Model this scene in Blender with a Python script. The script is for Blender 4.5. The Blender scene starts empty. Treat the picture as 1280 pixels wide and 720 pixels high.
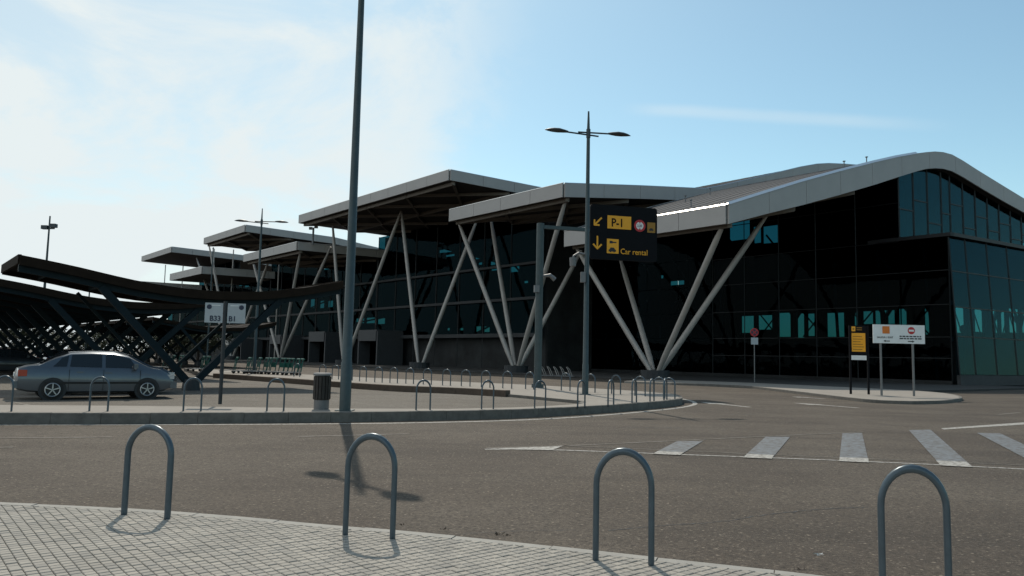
import bpy, bmesh, math, random
from mathutils import Vector, Matrix
random.seed(7)
S = bpy.context.scene
COL = S.collection
# ------------------------------------------------------------------ camera
FPX = 955.0
CAM = Vector((0, 0, 1.57))
pitch = math.atan(87.0 / FPX); roll = 0.021
F = Vector((0, math.cos(pitch), math.sin(pitch)))
U0 = Vector((0, -math.sin(pitch), math.cos(pitch)))
X0 = Vector((1, 0, 0))
RV = X0 * math.cos(roll) + U0 * math.sin(roll)
UV = U0 * math.cos(roll) - X0 * math.sin(roll)
cd = bpy.data.cameras.new('camera'); cam = bpy.data.objects.new('camera', cd); COL.objects.link(cam)
cd.sensor_width = 36; cd.lens = FPX / 1280 * 36; cd.clip_start = 0.1; cd.clip_end = 9000
M3 = Matrix((RV, UV, -F)).transposed()
cam.matrix_world = Matrix.Translation(CAM) @ M3.to_4x4()
S.camera = cam
# ------------------------------------------------------------------ sky, sun, exposure
SUN_EL = math.radians(50.5); SUN_AZ = math.radians(-13.3)     # azimuth from +Y, towards +X
sd = Vector((math.sin(SUN_AZ) * math.cos(SUN_EL), math.cos(SUN_AZ) * math.cos(SUN_EL), math.sin(SUN_EL)))
w = bpy.data.worlds.new('World'); S.world = w; w.use_nodes = True
nt = w.node_tree; N = nt.nodes; L = nt.links
for n_ in list(N): N.remove(n_)
out = N.new('ShaderNodeOutputWorld'); bg = N.new('ShaderNodeBackground'); bg.inputs[1].default_value = 0.13
sky = N.new('ShaderNodeTexSky'); sky.sky_type = 'NISHITA'; sky.sun_disc = False
sky.sun_elevation = SUN_EL; sky.sun_rotation = SUN_AZ
sky.air_density = 1.0; sky.dust_density = 0.7; sky.ozone_density = 1.4; sky.altitude = 250
tc = N.new('ShaderNodeTexCoord')
def mth(op, a, b=None, clamp=False):
    n = N.new('ShaderNodeMath'); n.operation = op; n.use_clamp = clamp
    for i, v in enumerate((a, b)):
        if v is None: continue
        if isinstance(v, (int, float)): n.inputs[i].default_value = v
        else: L.new(v, n.inputs[i])
    return n.outputs[0]
def ramp(x, a, b, lo=0.0, hi=1.0):
    n = N.new('ShaderNodeMapRange'); n.interpolation_type = 'SMOOTHSTEP'
    L.new(x, n.inputs[0]); n.inputs[1].default_value = a; n.inputs[2].default_value = b
    n.inputs[3].default_value = lo; n.inputs[4].default_value = hi
    return n.outputs[0]
sep = N.new('ShaderNodeSeparateXYZ'); L.new(tc.outputs['Generated'], sep.inputs[0])
ydiv = mth('MAXIMUM', sep.outputs[2], 0.03)
# project the sky directions on a high flat layer
cx = mth('DIVIDE', sep.outputs[0], mth('ADD', ydiv, 0.10)); cy = mth('DIVIDE', sep.outputs[1], mth('ADD', ydiv, 0.10))
cmb = N.new('ShaderNodeCombineXYZ'); L.new(cx, cmb.inputs[0]); L.new(cy, cmb.inputs[1])
mp = N.new('ShaderNodeMapping'); L.new(tc.outputs['Generated'], mp.inputs[0])
mp.inputs['Rotation'].default_value = (0, 0.35, 0); mp.inputs['Scale'].default_value = (3.2, 3.2, 6.5)
mp.inputs['Location'].default_value = (3.1, 1.2, 0)
nz = N.new('ShaderNodeTexNoise'); L.new(mp.outputs[0], nz.inputs[0]); nz.inputs['Scale'].default_value = 0.9
nz.inputs['Detail'].default_value = 9; nz.inputs['Roughness'].default_value = 0.62; nz.inputs['Distortion'].default_value = 0.5
nz2 = N.new('ShaderNodeTexNoise'); L.new(cmb.outputs[0], nz2.inputs[0]); nz2.inputs['Scale'].default_value = 0.28; nz2.inputs['Detail'].default_value = 3
# a bank of thin cirrus lying to the left (towards the sun), clear blue to the right
bank = ramp(mth('ADD', sep.outputs[0], mth('MULTIPLY', mth('SUBTRACT', nz.outputs[0], 0.5), 0.5)), 0.03, -0.10)
cirr = mth('MULTIPLY', ramp(nz.outputs[0], 0.36, 0.62), bank)
veil = mth('MULTIPLY', ramp(sep.outputs[0], 0.1, -0.5), 0.5)
low = ramp(sep.outputs[2], 0.22, 0.0, 0.0, 0.25)
cl = mth('ADD', mth('ADD', mth('MULTIPLY', cirr, 0.72), veil), mth('MULTIPLY', low, 0.55), True)
# a contrail: a long straight streak on the right
ca, cb = None, None
def pray(px, py): return (F * FPX + RV * (px - 640) - UV * (py - 360)).normalized()
ta, tb = pray(770, 136), pray(1262, 162)
tn = ta.cross(tb).normalized()
def vdot(v):
    n = N.new('ShaderNodeVectorMath'); n.operation = 'DOT_PRODUCT'; L.new(tc.outputs['Generated'], n.inputs[0]); n.inputs[1].default_value = v
    return n.outputs['Value']
tdir = (tb - ta).normalized(); e0, e1 = ta.dot(tdir), tb.dot(tdir)
wob = mth('MULTIPLY', mth('SUBTRACT', nz.outputs[0], 0.5), 0.010)
dist = mth('ABSOLUTE', mth('ADD', vdot(tn), wob))
al = vdot(tdir)
streak = mth('MULTIPLY', ramp(dist, 0.011, 0.001), mth('MULTIPLY', ramp(al, e0, e0 + 0.06), ramp(al, e0 + 0.40, e0 + 0.26)))
cl = mth('ADD', cl, mth('MULTIPLY', streak, mth('MULTIPLY', nz.outputs[0], 0.42)), True)
mix = N.new('ShaderNodeMixRGB'); tint = N.new('ShaderNodeMixRGB'); tint.blend_type = 'MULTIPLY'; tint.inputs[0].default_value = 1; L.new(sky.outputs[0], tint.inputs[1]); tint.inputs[2].default_value = (0.98, 1.13, 0.97, 1)
L.new(cl, mix.inputs[0]); L.new(tint.outputs[0], mix.inputs[1]); mix.inputs[2].default_value = (6.2, 6.75, 6.85, 1)
L.new(mix.outputs[0], bg.inputs[0]); L.new(bg.outputs[0], out.inputs[0])
sl = bpy.data.lights.new('sun', 'SUN'); sl.energy = 3.4; sl.angle = math.radians(0.53); sl.color = (1, 0.90, 0.76)
so = bpy.data.objects.new('sun', sl); COL.objects.link(so)
so.rotation_euler = (-sd).to_track_quat('-Z', 'Y').to_euler(); so.location = sd * 60
S.view_settings.view_transform = 'Standard'; S.view_settings.look = 'None'
S.view_settings.exposure = 0.0; S.view_settings.gamma = 1.0
S.render.engine = 'CYCLES'
try:
    S.cycles.max_bounces = 8; S.cycles.transparent_max_bounces = 16
except Exception: pass
# ------------------------------------------------------------------ pixel -> place
def ray(px, py): return F * FPX + RV * (px - 640) - UV * (py - 360)
def G(px, py, z=0.0):
    r = ray(px, py); k = (z - CAM.z) / r.z; return CAM + r * k
ND = Vector((0.771, 0.637, 0)); DD = Vector((-0.637, 0.771, 0)); MD = Vector((0.853, 0.522, 0))
def W(t, c, z=0.0): return DD * t + ND * c + Vector((0, 0, z))
def PV(px, py, P, dirv):
    'point of the pixel ray on the vertical plane through P along dirv'
    nn = Vector((dirv.y, -dirv.x, 0)); r = ray(px, py)
    return CAM + r * ((P - CAM).dot(nn) / r.dot(nn))
def PC(px, py, c): return PV(px, py, ND * c, DD)
# ------------------------------------------------------------------ materials
MATS = {}
def mat(name, col, rough=0.6, metal=0.0, var=0.12, scale=3.0, bump=0.0, bscale=40.0, spec=0.5, coat=0.0, col2=None):
    if name in MATS: return MATS[name]
    m = bpy.data.materials.new(name); m.use_nodes = True; nt = m.node_tree; N = nt.nodes; L = nt.links
    b = N['Principled BSDF']
    b.inputs['Roughness'].default_value = rough; b.inputs['Metallic'].default_value = metal
    b.inputs['Specular IOR Level'].default_value = spec; b.inputs['Coat Weight'].default_value = coat
    tc = N.new('ShaderNodeTexCoord'); geo = N.new('ShaderNodeNewGeometry')
    nz = N.new('ShaderNodeTexNoise'); nz.inputs['Scale'].default_value = scale; nz.inputs['Detail'].default_value = 6; nz.inputs['Roughness'].default_value = 0.65
    L.new(geo.outputs['Position'], nz.inputs['Vector'])
    mr = N.new('ShaderNodeMapRange'); mr.inputs[1].default_value = 0.3; mr.inputs[2].default_value = 0.7
    L.new(nz.outputs[0], mr.inputs[0])
    mx = N.new('ShaderNodeMixRGB'); L.new(mr.outputs[0], mx.inputs[0])
    c2 = col2 or tuple(c * (1 - var) for c in col); c1 = col if col2 else tuple(min(1, c * (1 + var)) for c in col)
    mx.inputs[1].default_value = (*c2, 1); mx.inputs[2].default_value = (*c1, 1)
    L.new(mx.outputs[0], b.inputs['Base Color'])
    if bump:
        n2 = N.new('ShaderNodeTexNoise'); n2.inputs['Scale'].default_value = bscale; n2.inputs['Detail'].default_value = 4
        L.new(geo.outputs['Position'], n2.inputs['Vector'])
        bp = N.new('ShaderNodeBump'); bp.inputs['Strength'].default_value = bump; bp.inputs['Distance'].default_value = 0.02
        L.new(n2.outputs[0], bp.inputs['Height']); L.new(bp.outputs[0], b.inputs['Normal'])
    MATS[name] = m; return m
def glassmat(name, tint, gloss, rough=0.01, trans=1.0):
    'tinted pane: partly transparent, fresnel-like mirror'
    m = bpy.data.materials.new(name); m.use_nodes = True; nt = m.node_tree; N = nt.nodes; L = nt.links
    for x in list(N): N.remove(x)
    o = N.new('ShaderNodeOutputMaterial'); t = N.new('ShaderNodeBsdfTransparent'); t.inputs[0].default_value = (*tint, 1)
    g = N.new('ShaderNodeBsdfGlossy'); g.inputs['Roughness'].default_value = rough; g.inputs[0].default_value = (0.75, 0.95, 1.0, 1)
    fr = N.new('ShaderNodeFresnel'); fr.inputs[0].default_value = 1.5
    mu = N.new('ShaderNodeMath'); mu.operation = 'MULTIPLY'; mu.use_clamp = True; L.new(fr.outputs[0], mu.inputs[0]); mu.inputs[1].default_value = gloss
    geo = N.new('ShaderNodeNewGeometry'); nz = N.new('ShaderNodeTexNoise'); nz.inputs['Scale'].default_value = 0.35
    L.new(geo.outputs['Position'], nz.inputs['Vector'])
    bp = N.new('ShaderNodeBump'); bp.inputs['Strength'].default_value = 0.06; bp.inputs['Distance'].default_value = 0.3
    L.new(nz.outputs[0], bp.inputs['Height']); L.new(bp.outputs[0], g.inputs['Normal'])
    x = N.new('ShaderNodeMixShader'); L.new(mu.outputs[0], x.inputs[0]); L.new(t.outputs[0], x.inputs[1]); L.new(g.outputs[0], x.inputs[2])
    L.new(x.outputs[0], o.inputs[0]); MATS[name] = m; return m
def asphalt(name, base, chip, worn):
    m = bpy.data.materials.new(name); m.use_nodes = True; nt = m.node_tree; N = nt.nodes; L = nt.links
    b = N['Principled BSDF']; b.inputs['Roughness'].default_value = 0.86; b.inputs['Specular IOR Level'].default_value = 0.35
    geo = N.new('ShaderNodeNewGeometry')
    def noise(s, d=4, r=0.6):
        n = N.new('ShaderNodeTexNoise'); n.inputs['Scale'].default_value = s; n.inputs['Detail'].default_value = d; n.inputs['Roughness'].default_value = r
        L.new(geo.outputs['Position'], n.inputs['Vector']); return n.outputs[0]
    def rmp(x, a, bb, lo=0, hi=1):
        n = N.new('ShaderNodeMapRange'); L.new(x, n.inputs[0]); n.inputs[1].default_value = a; n.inputs[2].default_value = bb
        n.inputs[3].default_value = lo; n.inputs[4].default_value = hi; return n.outputs[0]
    def mx(f, a, c, t='MIX'):
        n = N.new('ShaderNodeMixRGB'); n.blend_type = t
        for i, v in enumerate((f, a, c)):
            if isinstance(v, (int, float)): n.inputs[i].default_value = v
            elif isinstance(v, tuple): n.inputs[i].default_value = (*v, 1)
            else: L.new(v, n.inputs[i])
        return n.outputs[0]
    # wear along the driving direction
    mp = N.new('ShaderNodeMapping'); L.new(geo.outputs['Position'], mp.inputs[0]); mp.inputs['Rotation'].default_value = (0, 0, -0.1); mp.inputs['Scale'].default_value = (0.08, 0.55, 1)
    nw = N.new('ShaderNodeTexNoise'); nw.inputs['Scale'].default_value = 1.0; nw.inputs['Detail'].default_value = 5; L.new(mp.outputs[0], nw.inputs['Vector'])
    c = mx(rmp(nw.outputs[0], 0.35, 0.68), base, worn)
    c = mx(rmp(noise(0.9, 6, .7), 0.42, 0.7, 0, 0.75), c, tuple(v * 0.66 for v in base))
    # oil stains, tyre-polished lanes and pale dusty areas
    mp2 = N.new('ShaderNodeMapping'); L.new(geo.outputs['Position'], mp2.inputs[0]); mp2.inputs['Rotation'].default_value = (0, 0, 0.12); mp2.inputs['Scale'].default_value = (0.035, 0.9, 1)
    ntk = N.new('ShaderNodeTexNoise'); ntk.inputs['Scale'].default_value = 1.0; ntk.inputs['Detail'].default_value = 3; L.new(mp2.outputs[0], ntk.inputs['Vector'])
    c = mx(rmp(ntk.outputs[0], 0.50, 0.62, 0, 0.6), c, tuple(v * 0.55 for v in base))
    c = mx(rmp(noise(0.22, 4, .6), 0.46, 0.6, 0, 0.6), c, tuple(v * 0.9 for v in chip))
    c = mx(rmp(noise(2.3, 3, .5), 0.66, 0.74, 0, 0.55), c, tuple(v * 0.45 for v in base))
    c = mx(rmp(noise(9, 6, 0.75), 0.38, 0.72, 0, 0.75), c, tuple(v * 0.55 for v in base))
    c = mx(rmp(noise(30, 3, 0.8), 0.50, 0.60, 0, 0.8), c, tuple(v * 0.34 for v in base))
    c = mx(rmp(noise(24, 3, 0.8), 0.56, 0.66, 0, 0.8), c, tuple(min(1, v * 1.15) for v in chip))
    v = N.new('ShaderNodeTexVoronoi'); v.inputs['Scale'].default_value = 75; L.new(geo.outputs['Position'], v.inputs['Vector'])
    c = mx(rmp(v.outputs['Distance'], 0.35, 0.05, 0, 0.55), c, chip)
    v2 = N.new('ShaderNodeTexVoronoi'); v2.inputs['Scale'].default_value = 17; L.new(geo.outputs['Position'], v2.inputs['Vector'])
    sp = N.new('ShaderNodeSeparateXYZ'); L.new(v2.outputs['Color'], sp.inputs[0])
    k = N.new('ShaderNodeMath'); k.operation = 'MULTIPLY'; L.new(rmp(v2.outputs['Distance'], 0.3, 0.12), k.inputs[0]); L.new(rmp(sp.outputs[0], 0.8, 0.85), k.inputs[1])
    c = mx(k.outputs[0], c, tuple(min(1, q * 1.5) for q in chip))
    k2 = N.new('ShaderNodeMath'); k2.operation = 'MULTIPLY'; L.new(rmp(v2.outputs['Distance'], 0.45, 0.2), k2.inputs[0]); L.new(rmp(sp.outputs[1], 0.72, 0.78), k2.inputs[1])
    c = mx(k2.outputs[0], c, tuple(q * 0.45 for q in base))
    L.new(c, b.inputs['Base Color'])
    bp = N.new('ShaderNodeBump'); bp.inputs['Strength'].default_value = 0.55; bp.inputs['Distance'].default_value = 0.012
    a = N.new('ShaderNodeMath'); a.operation = 'ADD'; L.new(v.outputs['Distance'], a.inputs[0]); L.new(noise(30, 5, 0.7), a.inputs[1])
    L.new(a.outputs[0], bp.inputs['Height']); L.new(bp.outputs[0], b.inputs['Normal'])
    MATS[name] = m; return m
def worn_paint(name, col, under, lo, hi, scale=9):
    m = mat(name, col, 0.75, 0, 0.1, scale, 0.25, 60, 0.4, 0, under)
    for n in m.node_tree.nodes:
        if n.type == 'MAP_RANGE': n.inputs[1].default_value = lo; n.inputs[2].default_value = hi
    return m
asphalt('asphalt', (0.064, 0.049, 0.037), (0.145, 0.122, 0.096), (0.097, 0.078, 0.058))
asphalt('lot_asphalt', (0.135, 0.118, 0.097), (0.18, 0.165, 0.143), (0.165, 0.147, 0.123))
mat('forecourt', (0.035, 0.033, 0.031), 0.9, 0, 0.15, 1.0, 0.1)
mat('terrace', (0.20, 0.185, 0.16), 0.9, 0, 0.12, 1.5, 0.1)
mat('tile', (0.275, 0.258, 0.228), 0.85, 0, 0.12, 2.2, 0.12, 90)
mat('tile_b', (0.305, 0.285, 0.25), 0.85, 0, 0.12, 2.2, 0.12, 90)
mat('tile_c', (0.24, 0.228, 0.205), 0.85, 0, 0.12, 2.2, 0.12, 90)
mat('mortar', (0.155, 0.143, 0.122), 0.95, 0, 0.2, 14, 0.2)
mat('kerb', (0.27, 0.262, 0.24), 0.85, 0, 0.15, 4, 0.15)
mat('kerb_dark', (0.13, 0.122, 0.11), 0.9, 0, 0.25, 5, 0.2)
mat('wall_brown', (0.085, 0.062, 0.047), 0.9, 0, 0.25, 4, 0.2)
mat('walk', (0.235, 0.215, 0.19), 0.88, 0, 0.12, 1.2, 0.1)
mat('hoop', (0.07, 0.098, 0.12), 0.34, 0.35, 0.12, 12, 0.03, 200, 0.5)
mat('pole', (0.045, 0.068, 0.073), 0.5, 0.15, 0.15, 6)
mat('lamp_head', (0.04, 0.055, 0.065), 0.45, 0.2)
mat('galv', (0.16, 0.165, 0.17), 0.5, 0.3, 0.1, 8)
mat('dark_metal', (0.025, 0.03, 0.035), 0.5, 0.2)
mat('column', (0.36, 0.335, 0.31), 0.5, 0.15, 0.1, 1.5)
mat('fascia', (0.37, 0.352, 0.34), 0.5, 0.1, 0.05, 0.6)
mat('roof_metal', (0.062, 0.066, 0.074), 0.85, 0.0, 0.08, 0.6, 0, 40, 0.15)
mat('soffit', (0.05, 0.043, 0.037), 0.75, 0, 0.15, 0.8)
mat('beam', (0.17, 0.145, 0.12), 0.6, 0.1, 0.1, 1)
mat('flashing', (0.72, 0.72, 0.71), 0.36, 0.9, 0.04)
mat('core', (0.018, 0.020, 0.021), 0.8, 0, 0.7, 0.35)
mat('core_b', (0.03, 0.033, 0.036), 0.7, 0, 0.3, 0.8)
mat('mullion', (0.008, 0.010, 0.012), 0.5, 0.2)
mat('portal', (0.06, 0.063, 0.068), 0.6, 0.1)
mat('white', (0.72, 0.73, 0.72), 0.5, 0, 0.05, 3)
mat('sign_white', (0.72, 0.75, 0.75), 0.45, 0, 0.06, 3)
mat('sign_grey', (0.36, 0.40, 0.43), 0.4, 0.1, 0.06, 5)
mat('sign_black', (0.004, 0.005, 0.007), 0.7, 0, 0.2, 3, 0, 40, 0.15)
mat('sign_yellow', (0.80, 0.37, 0.012), 0.5, 0, 0.05)
mat('sign_amber', (0.30, 0.15, 0.01), 0.5, 0, 0.05)
mat('sign_red', (0.45, 0.02, 0.025), 0.5, 0, 0.05)
mat('sign_orange', (0.62, 0.17, 0.02), 0.5, 0, 0.1)
mat('ink', (0.015, 0.017, 0.02), 0.6, 0, 0.1)
mat('ink_blue', (0.02, 0.03, 0.06), 0.6, 0, 0.1)
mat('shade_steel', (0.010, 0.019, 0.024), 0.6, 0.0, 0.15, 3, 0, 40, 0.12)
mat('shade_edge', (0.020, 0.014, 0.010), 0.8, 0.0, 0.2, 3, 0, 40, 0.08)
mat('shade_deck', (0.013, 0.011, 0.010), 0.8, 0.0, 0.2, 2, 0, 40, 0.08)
mat('bin', (0.028, 0.025, 0.022), 0.6, 0.2, 0.2, 8)
mat('trolley_green', (0.006, 0.09, 0.07), 0.45, 0, 0.1)
mat('rubber', (0.02, 0.02, 0.02), 0.85, 0, 0.2)
mat('weed', (0.085, 0.065, 0.045), 0.8, 0, 0.3, 30)
worn_paint('paint', (0.36, 0.352, 0.33), (0.11, 0.098, 0.082), 0.38, 0.54, 12)
worn_paint('paint_thin', (0.20, 0.188, 0.168), (0.09, 0.077, 0.062), 0.40, 0.66, 6)
worn_paint('paint_blue', (0.135, 0.15, 0.165), (0.07, 0.062, 0.055), 0.36, 0.56, 9)
glassmat('glass_dark', (0.085, 0.225, 0.26), 0.05)
glassmat('glass_green', (0.15, 0.36, 0.41), 0.20)
glassmat('glass_blue', (0.12, 0.36, 0.40), 0.30)
glassmat('car_glass', (0.10, 0.13, 0.14), 1.0)
# ------------------------------------------------------------------ mesh helpers
class MB:
    def __init__(s): s.v = []; s.f = []
    def add(s, vs, fs):
        o = len(s.v); s.v += [Vector(x) for x in vs]; s.f += [[i + o for i in f] for f in fs]; return s
    def box(s, c, size, R=None):
        c = Vector(c); hx, hy, hz = (q / 2 for q in size)
        vs = [Vector((x, y, z)) for z in (-hz, hz) for y in (-hy, hy) for x in (-hx, hx)]
        if R is not None: vs = [R @ q for q in vs]
        return s.add([q + c for q in vs], [(0, 2, 3, 1), (4, 5, 7, 6), (0, 1, 5, 4), (2, 6, 7, 3), (0, 4, 6, 2), (1, 3, 7, 5)])
    def prism(s, poly, z0, z1):
        n = len(poly); vs = [(p[0], p[1], z0) for p in poly] + [(p[0], p[1], z1) for p in poly]
        return s.add(vs, [tuple(range(n - 1, -1, -1)), tuple(range(n, 2 * n))] + [(i, (i + 1) % n, n + (i + 1) % n, n + i) for i in range(n)])
    def tube(s, pts, r, n=10, caps=True):
        pts = [Vector(p) for p in pts]; rr = r if isinstance(r, (list, tuple)) else [r] * len(pts)
        prev = None; rings = []
        for i, p in enumerate(pts):
            d = (pts[min(i + 1, len(pts) - 1)] - pts[max(i - 1, 0)]).normalized()
            if prev is None:
                a = Vector((0, 0, 1)) if abs(d.z) < 0.9 else Vector((1, 0, 0)); u = d.cross(a).normalized()
            else:
                u = (prev - d * prev.dot(d)).normalized()
            prev = u; v = d.cross(u)
            rings.append([p + (u * math.cos(2 * math.pi * k / n) + v * math.sin(2 * math.pi * k / n)) * rr[i] for k in range(n)])
        vs = [q for rg in rings for q in rg]; fs = []
        for i in range(len(pts) - 1):
            for k in range(n): fs.append((i * n + k, i * n + (k + 1) % n, (i + 1) * n + (k + 1) % n, (i + 1) * n + k))
        if caps: fs += [tuple(range(n - 1, -1, -1)), tuple(range((len(pts) - 1) * n, len(pts) * n))]
        return s.add(vs, fs)
    def beam(s, a, b, wd, ht):
        a = Vector(a); b = Vector(b); d = (b - a).normalized(); up = Vector((0, 0, 1)) if abs(d.z) < 0.95 else Vector((1, 0, 0))
        sx = d.cross(up).normalized(); uz = sx.cross(d)
        vs = [e + sx * x * wd / 2 + uz * z * ht / 2 for e in (a, b) for z in (-1, 1) for x in (-1, 1)]
        return s.add(vs, [(0, 1, 3, 2), (4, 6, 7, 5), (0, 4, 5, 1), (2, 3, 7, 6), (0, 2, 6, 4), (1, 5, 7, 3)])
    def slab(s, quad, th):
        'quad of 4 points thickened along its own normal (both ways)'
        q = [Vector(p) for p in quad]; nn = (q[1] - q[0]).cross(q[3] - q[0]).normalized() * th / 2
        return s.add([p - nn for p in q] + [p + nn for p in q], [(3, 2, 1, 0), (4, 5, 6, 7)] + [(i, (i + 1) % 4, 4 + (i + 1) % 4, 4 + i) for i in range(4)])
    def mesh(s, name):
        me = bpy.data.meshes.new(name); me.from_pydata([tuple(v) for v in s.v], [], s.f); me.update(); return me
    def build(s, name, m, parent=None, smooth=False, loc=None):
        me = s.mesh(name)
        bm = bmesh.new(); bm.from_mesh(me); bmesh.ops.recalc_face_normals(bm, faces=bm.faces); bm.to_mesh(me); bm.free()
        me.materials.append(MATS[m] if isinstance(m, str) else m)
        if smooth:
            for p in me.polygons: p.use_smooth = True
            try: me.set_sharp_from_angle(angle=math.radians(38))
            except Exception: pass
        return link(name, me, parent, loc)
def link(name, me, parent=None, loc=None):
    o = bpy.data.objects.new(name, me); COL.objects.link(o)
    if parent is not None: o.parent = parent
    if loc is not None: o.location = loc
    return o
def thing(name, label, cat, loc=(0, 0, 0), rz=0.0, group=None):
    o = bpy.data.objects.new(name, None); COL.objects.link(o); o.location = loc; o.rotation_euler = (0, 0, rz)
    return tag(o, label, cat, group)
def tag(o, label, cat, group=None):
    o['label'] = label; o['category'] = cat
    if group: o['group'] = group
    return o
def struct(o): o['kind'] = 'structure'; return o
def kids(o): return [c for c in bpy.data.objects if c.parent == o]
def copy_tree(o, parent=None):
    c = o.copy(); COL.objects.link(c)
    if parent is not None: c.parent = parent
    for ch in o.children: copy_tree(ch, c)
    return c
def text_mesh(txt, size, depth=0.004, spacing=1.0, bold=0.0):
    cu = bpy.data.curves.new('txt', 'FONT'); cu.body = txt; cu.size = size; cu.extrude = depth; cu.space_character = spacing
    cu.resolution_u = 3; cu.offset = size * bold
    ob = bpy.data.objects.new('txt', cu); COL.objects.link(ob)
    bpy.context.view_layer.update()
    me = bpy.data.meshes.new_from_object(ob.evaluated_get(bpy.context.evaluated_depsgraph_get()))
    bpy.data.objects.remove(ob); bpy.data.curves.remove(cu)
    return me
def put_text(txt, size, m, parent, x, z, y=-0.03, bold=0.0, sx=1.0):
    'lettering on the front (-y) of a sign, local x right, z up'
    me = text_mesh(txt, size, bold=bold); me.materials.clear(); me.materials.append(MATS[m])
    me.transform(Matrix.Translation((x, y, z)) @ Matrix.Diagonal((sx, 1, 1, 1)) @ Matrix.Rotation(math.radians(90), 4, 'X'))
    return link('lettering', me, parent)
def smooth_curve(pts, n=8):
    'Catmull-Rom through 2D/3D points'
    P = [Vector(p) for p in pts]; P = [P[0] * 2 - P[1]] + P + [P[-1] * 2 - P[-2]]; o = []
    for i in range(1, len(P) - 2):
        for k in range(n):
            t = k / n; a, b, c, d = P[i - 1:i + 3]
            o.append(0.5 * ((2 * b) + (c - a) * t + (2 * a - 5 * b + 4 * c - d) * t * t + (3 * b - a - 3 * c + d) * t ** 3))
    o.append(P[-2]); return o
def offset(poly, d):
    'open polyline pushed to its left by d in XY'
    o = []
    for i, p in enumerate(poly):
        t = (poly[min(i + 1, len(poly) - 1)] - poly[max(i - 1, 0)]); t.z = 0; t.normalize()
        o.append(p + Vector((-t.y, t.x, 0)) * d)
    return o
ZP = 0.15; ZL = 0.06; ZR = -0.09; ZI = 0.05
# ================================================================== THE SETTING
g = MB(); B = 3000
g.add([(-B, -B, ZR), (B, -B, ZR), (B, B, ZR), (-B, B, ZR)], [(0, 1, 2, 3)])
road = struct(g.build('road', 'asphalt'))
# ---- near pavement with small square pavers
edge_px = [(-260, 619), (-120, 622), (0, 627.5), (100, 631.5), (200, 637.5), (300, 645), (400, 654), (500, 662.5), (600, 672), (700, 682.5), (800, 693.5), (900, 704), (1000, 715), (1120, 730), (1280, 752), (1450, 780)]
edge = [p.xy.to_3d() for p in smooth_curve([G(x, y, ZP) for x, y in edge_px], 6)]
KW = 0.11
inner = offset(edge, -KW)
pv = MB(); back = [Vector((9, -4, 0)), Vector((-9, -4, 0))]
pv.prism([Vector((p.x, p.y)) for p in inner] + [Vector((inner[-1].x + 2, -4)), Vector((inner[0].x - 2, -4))], -0.15, ZP - 0.012)
pave = struct(pv.build('near_pavement', 'mortar'))
# kerb stones
acc = [0]
for i in range(1, len(edge)): acc.append(acc[-1] + (edge[i] - edge[i - 1]).length)
def at_len(poly, acc, s):
    s = max(0, min(acc[-1] - 1e-6, s))
    for i in range(1, len(acc)):
        if acc[i] >= s:
            k = (s - acc[i - 1]) / max(1e-9, acc[i] - acc[i - 1]); return poly[i - 1].lerp(poly[i], k)
    return poly[-1]
def kerb_run(poly, width, z0, z1, step, m, parent, name='kerb_stone', gap=0.008):
    ac = [0]
    for i in range(1, len(poly)): ac.append(ac[-1] + (poly[i] - poly[i - 1]).length)
    ins = offset(poly, -width); s = 0
    while s < ac[-1] - 0.05:
        e = min(ac[-1], s + step); k = max(1, int((e - s) / 0.25)); a = []; b = []
        for j in range(k + 1):
            q = s + gap / 2 + (e - s - gap) * j / k; a.append(at_len(poly, ac, q)); b.append(at_len(ins, [x * 1.0 for x in ac], q))
        dz = random.uniform(-0.004, 0.004)
        mb = MB(); n = k + 1; bv = 0.012
        vs = [(p.x, p.y, z0) for p in a] + [(p.x, p.y, z1 + dz - bv) for p in a] + [tuple((p.lerp(r, bv / abs(width))).xy) + (z1 + dz,) for p, r in zip(a, b)] + [(p.x, p.y, z1 + dz) for p in b] + [(p.x, p.y, z0) for p in b]
        fs = []
        for r in range(4):
            for j in range(k): fs.append((r * n + j, r * n + j + 1, (r + 1) * n + j + 1, (r + 1) * n + j))
        fs += [(0, n, 2 * n, 3 * n, 4 * n), (k, 4 * n + k, 3 * n + k, 2 * n + k, n + k)]
        mb.add(vs, fs); mb.build(name, m, parent); s = e
kerb_run(edge, KW, -0.13, ZP, 0.8, 'kerb', pave)
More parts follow.
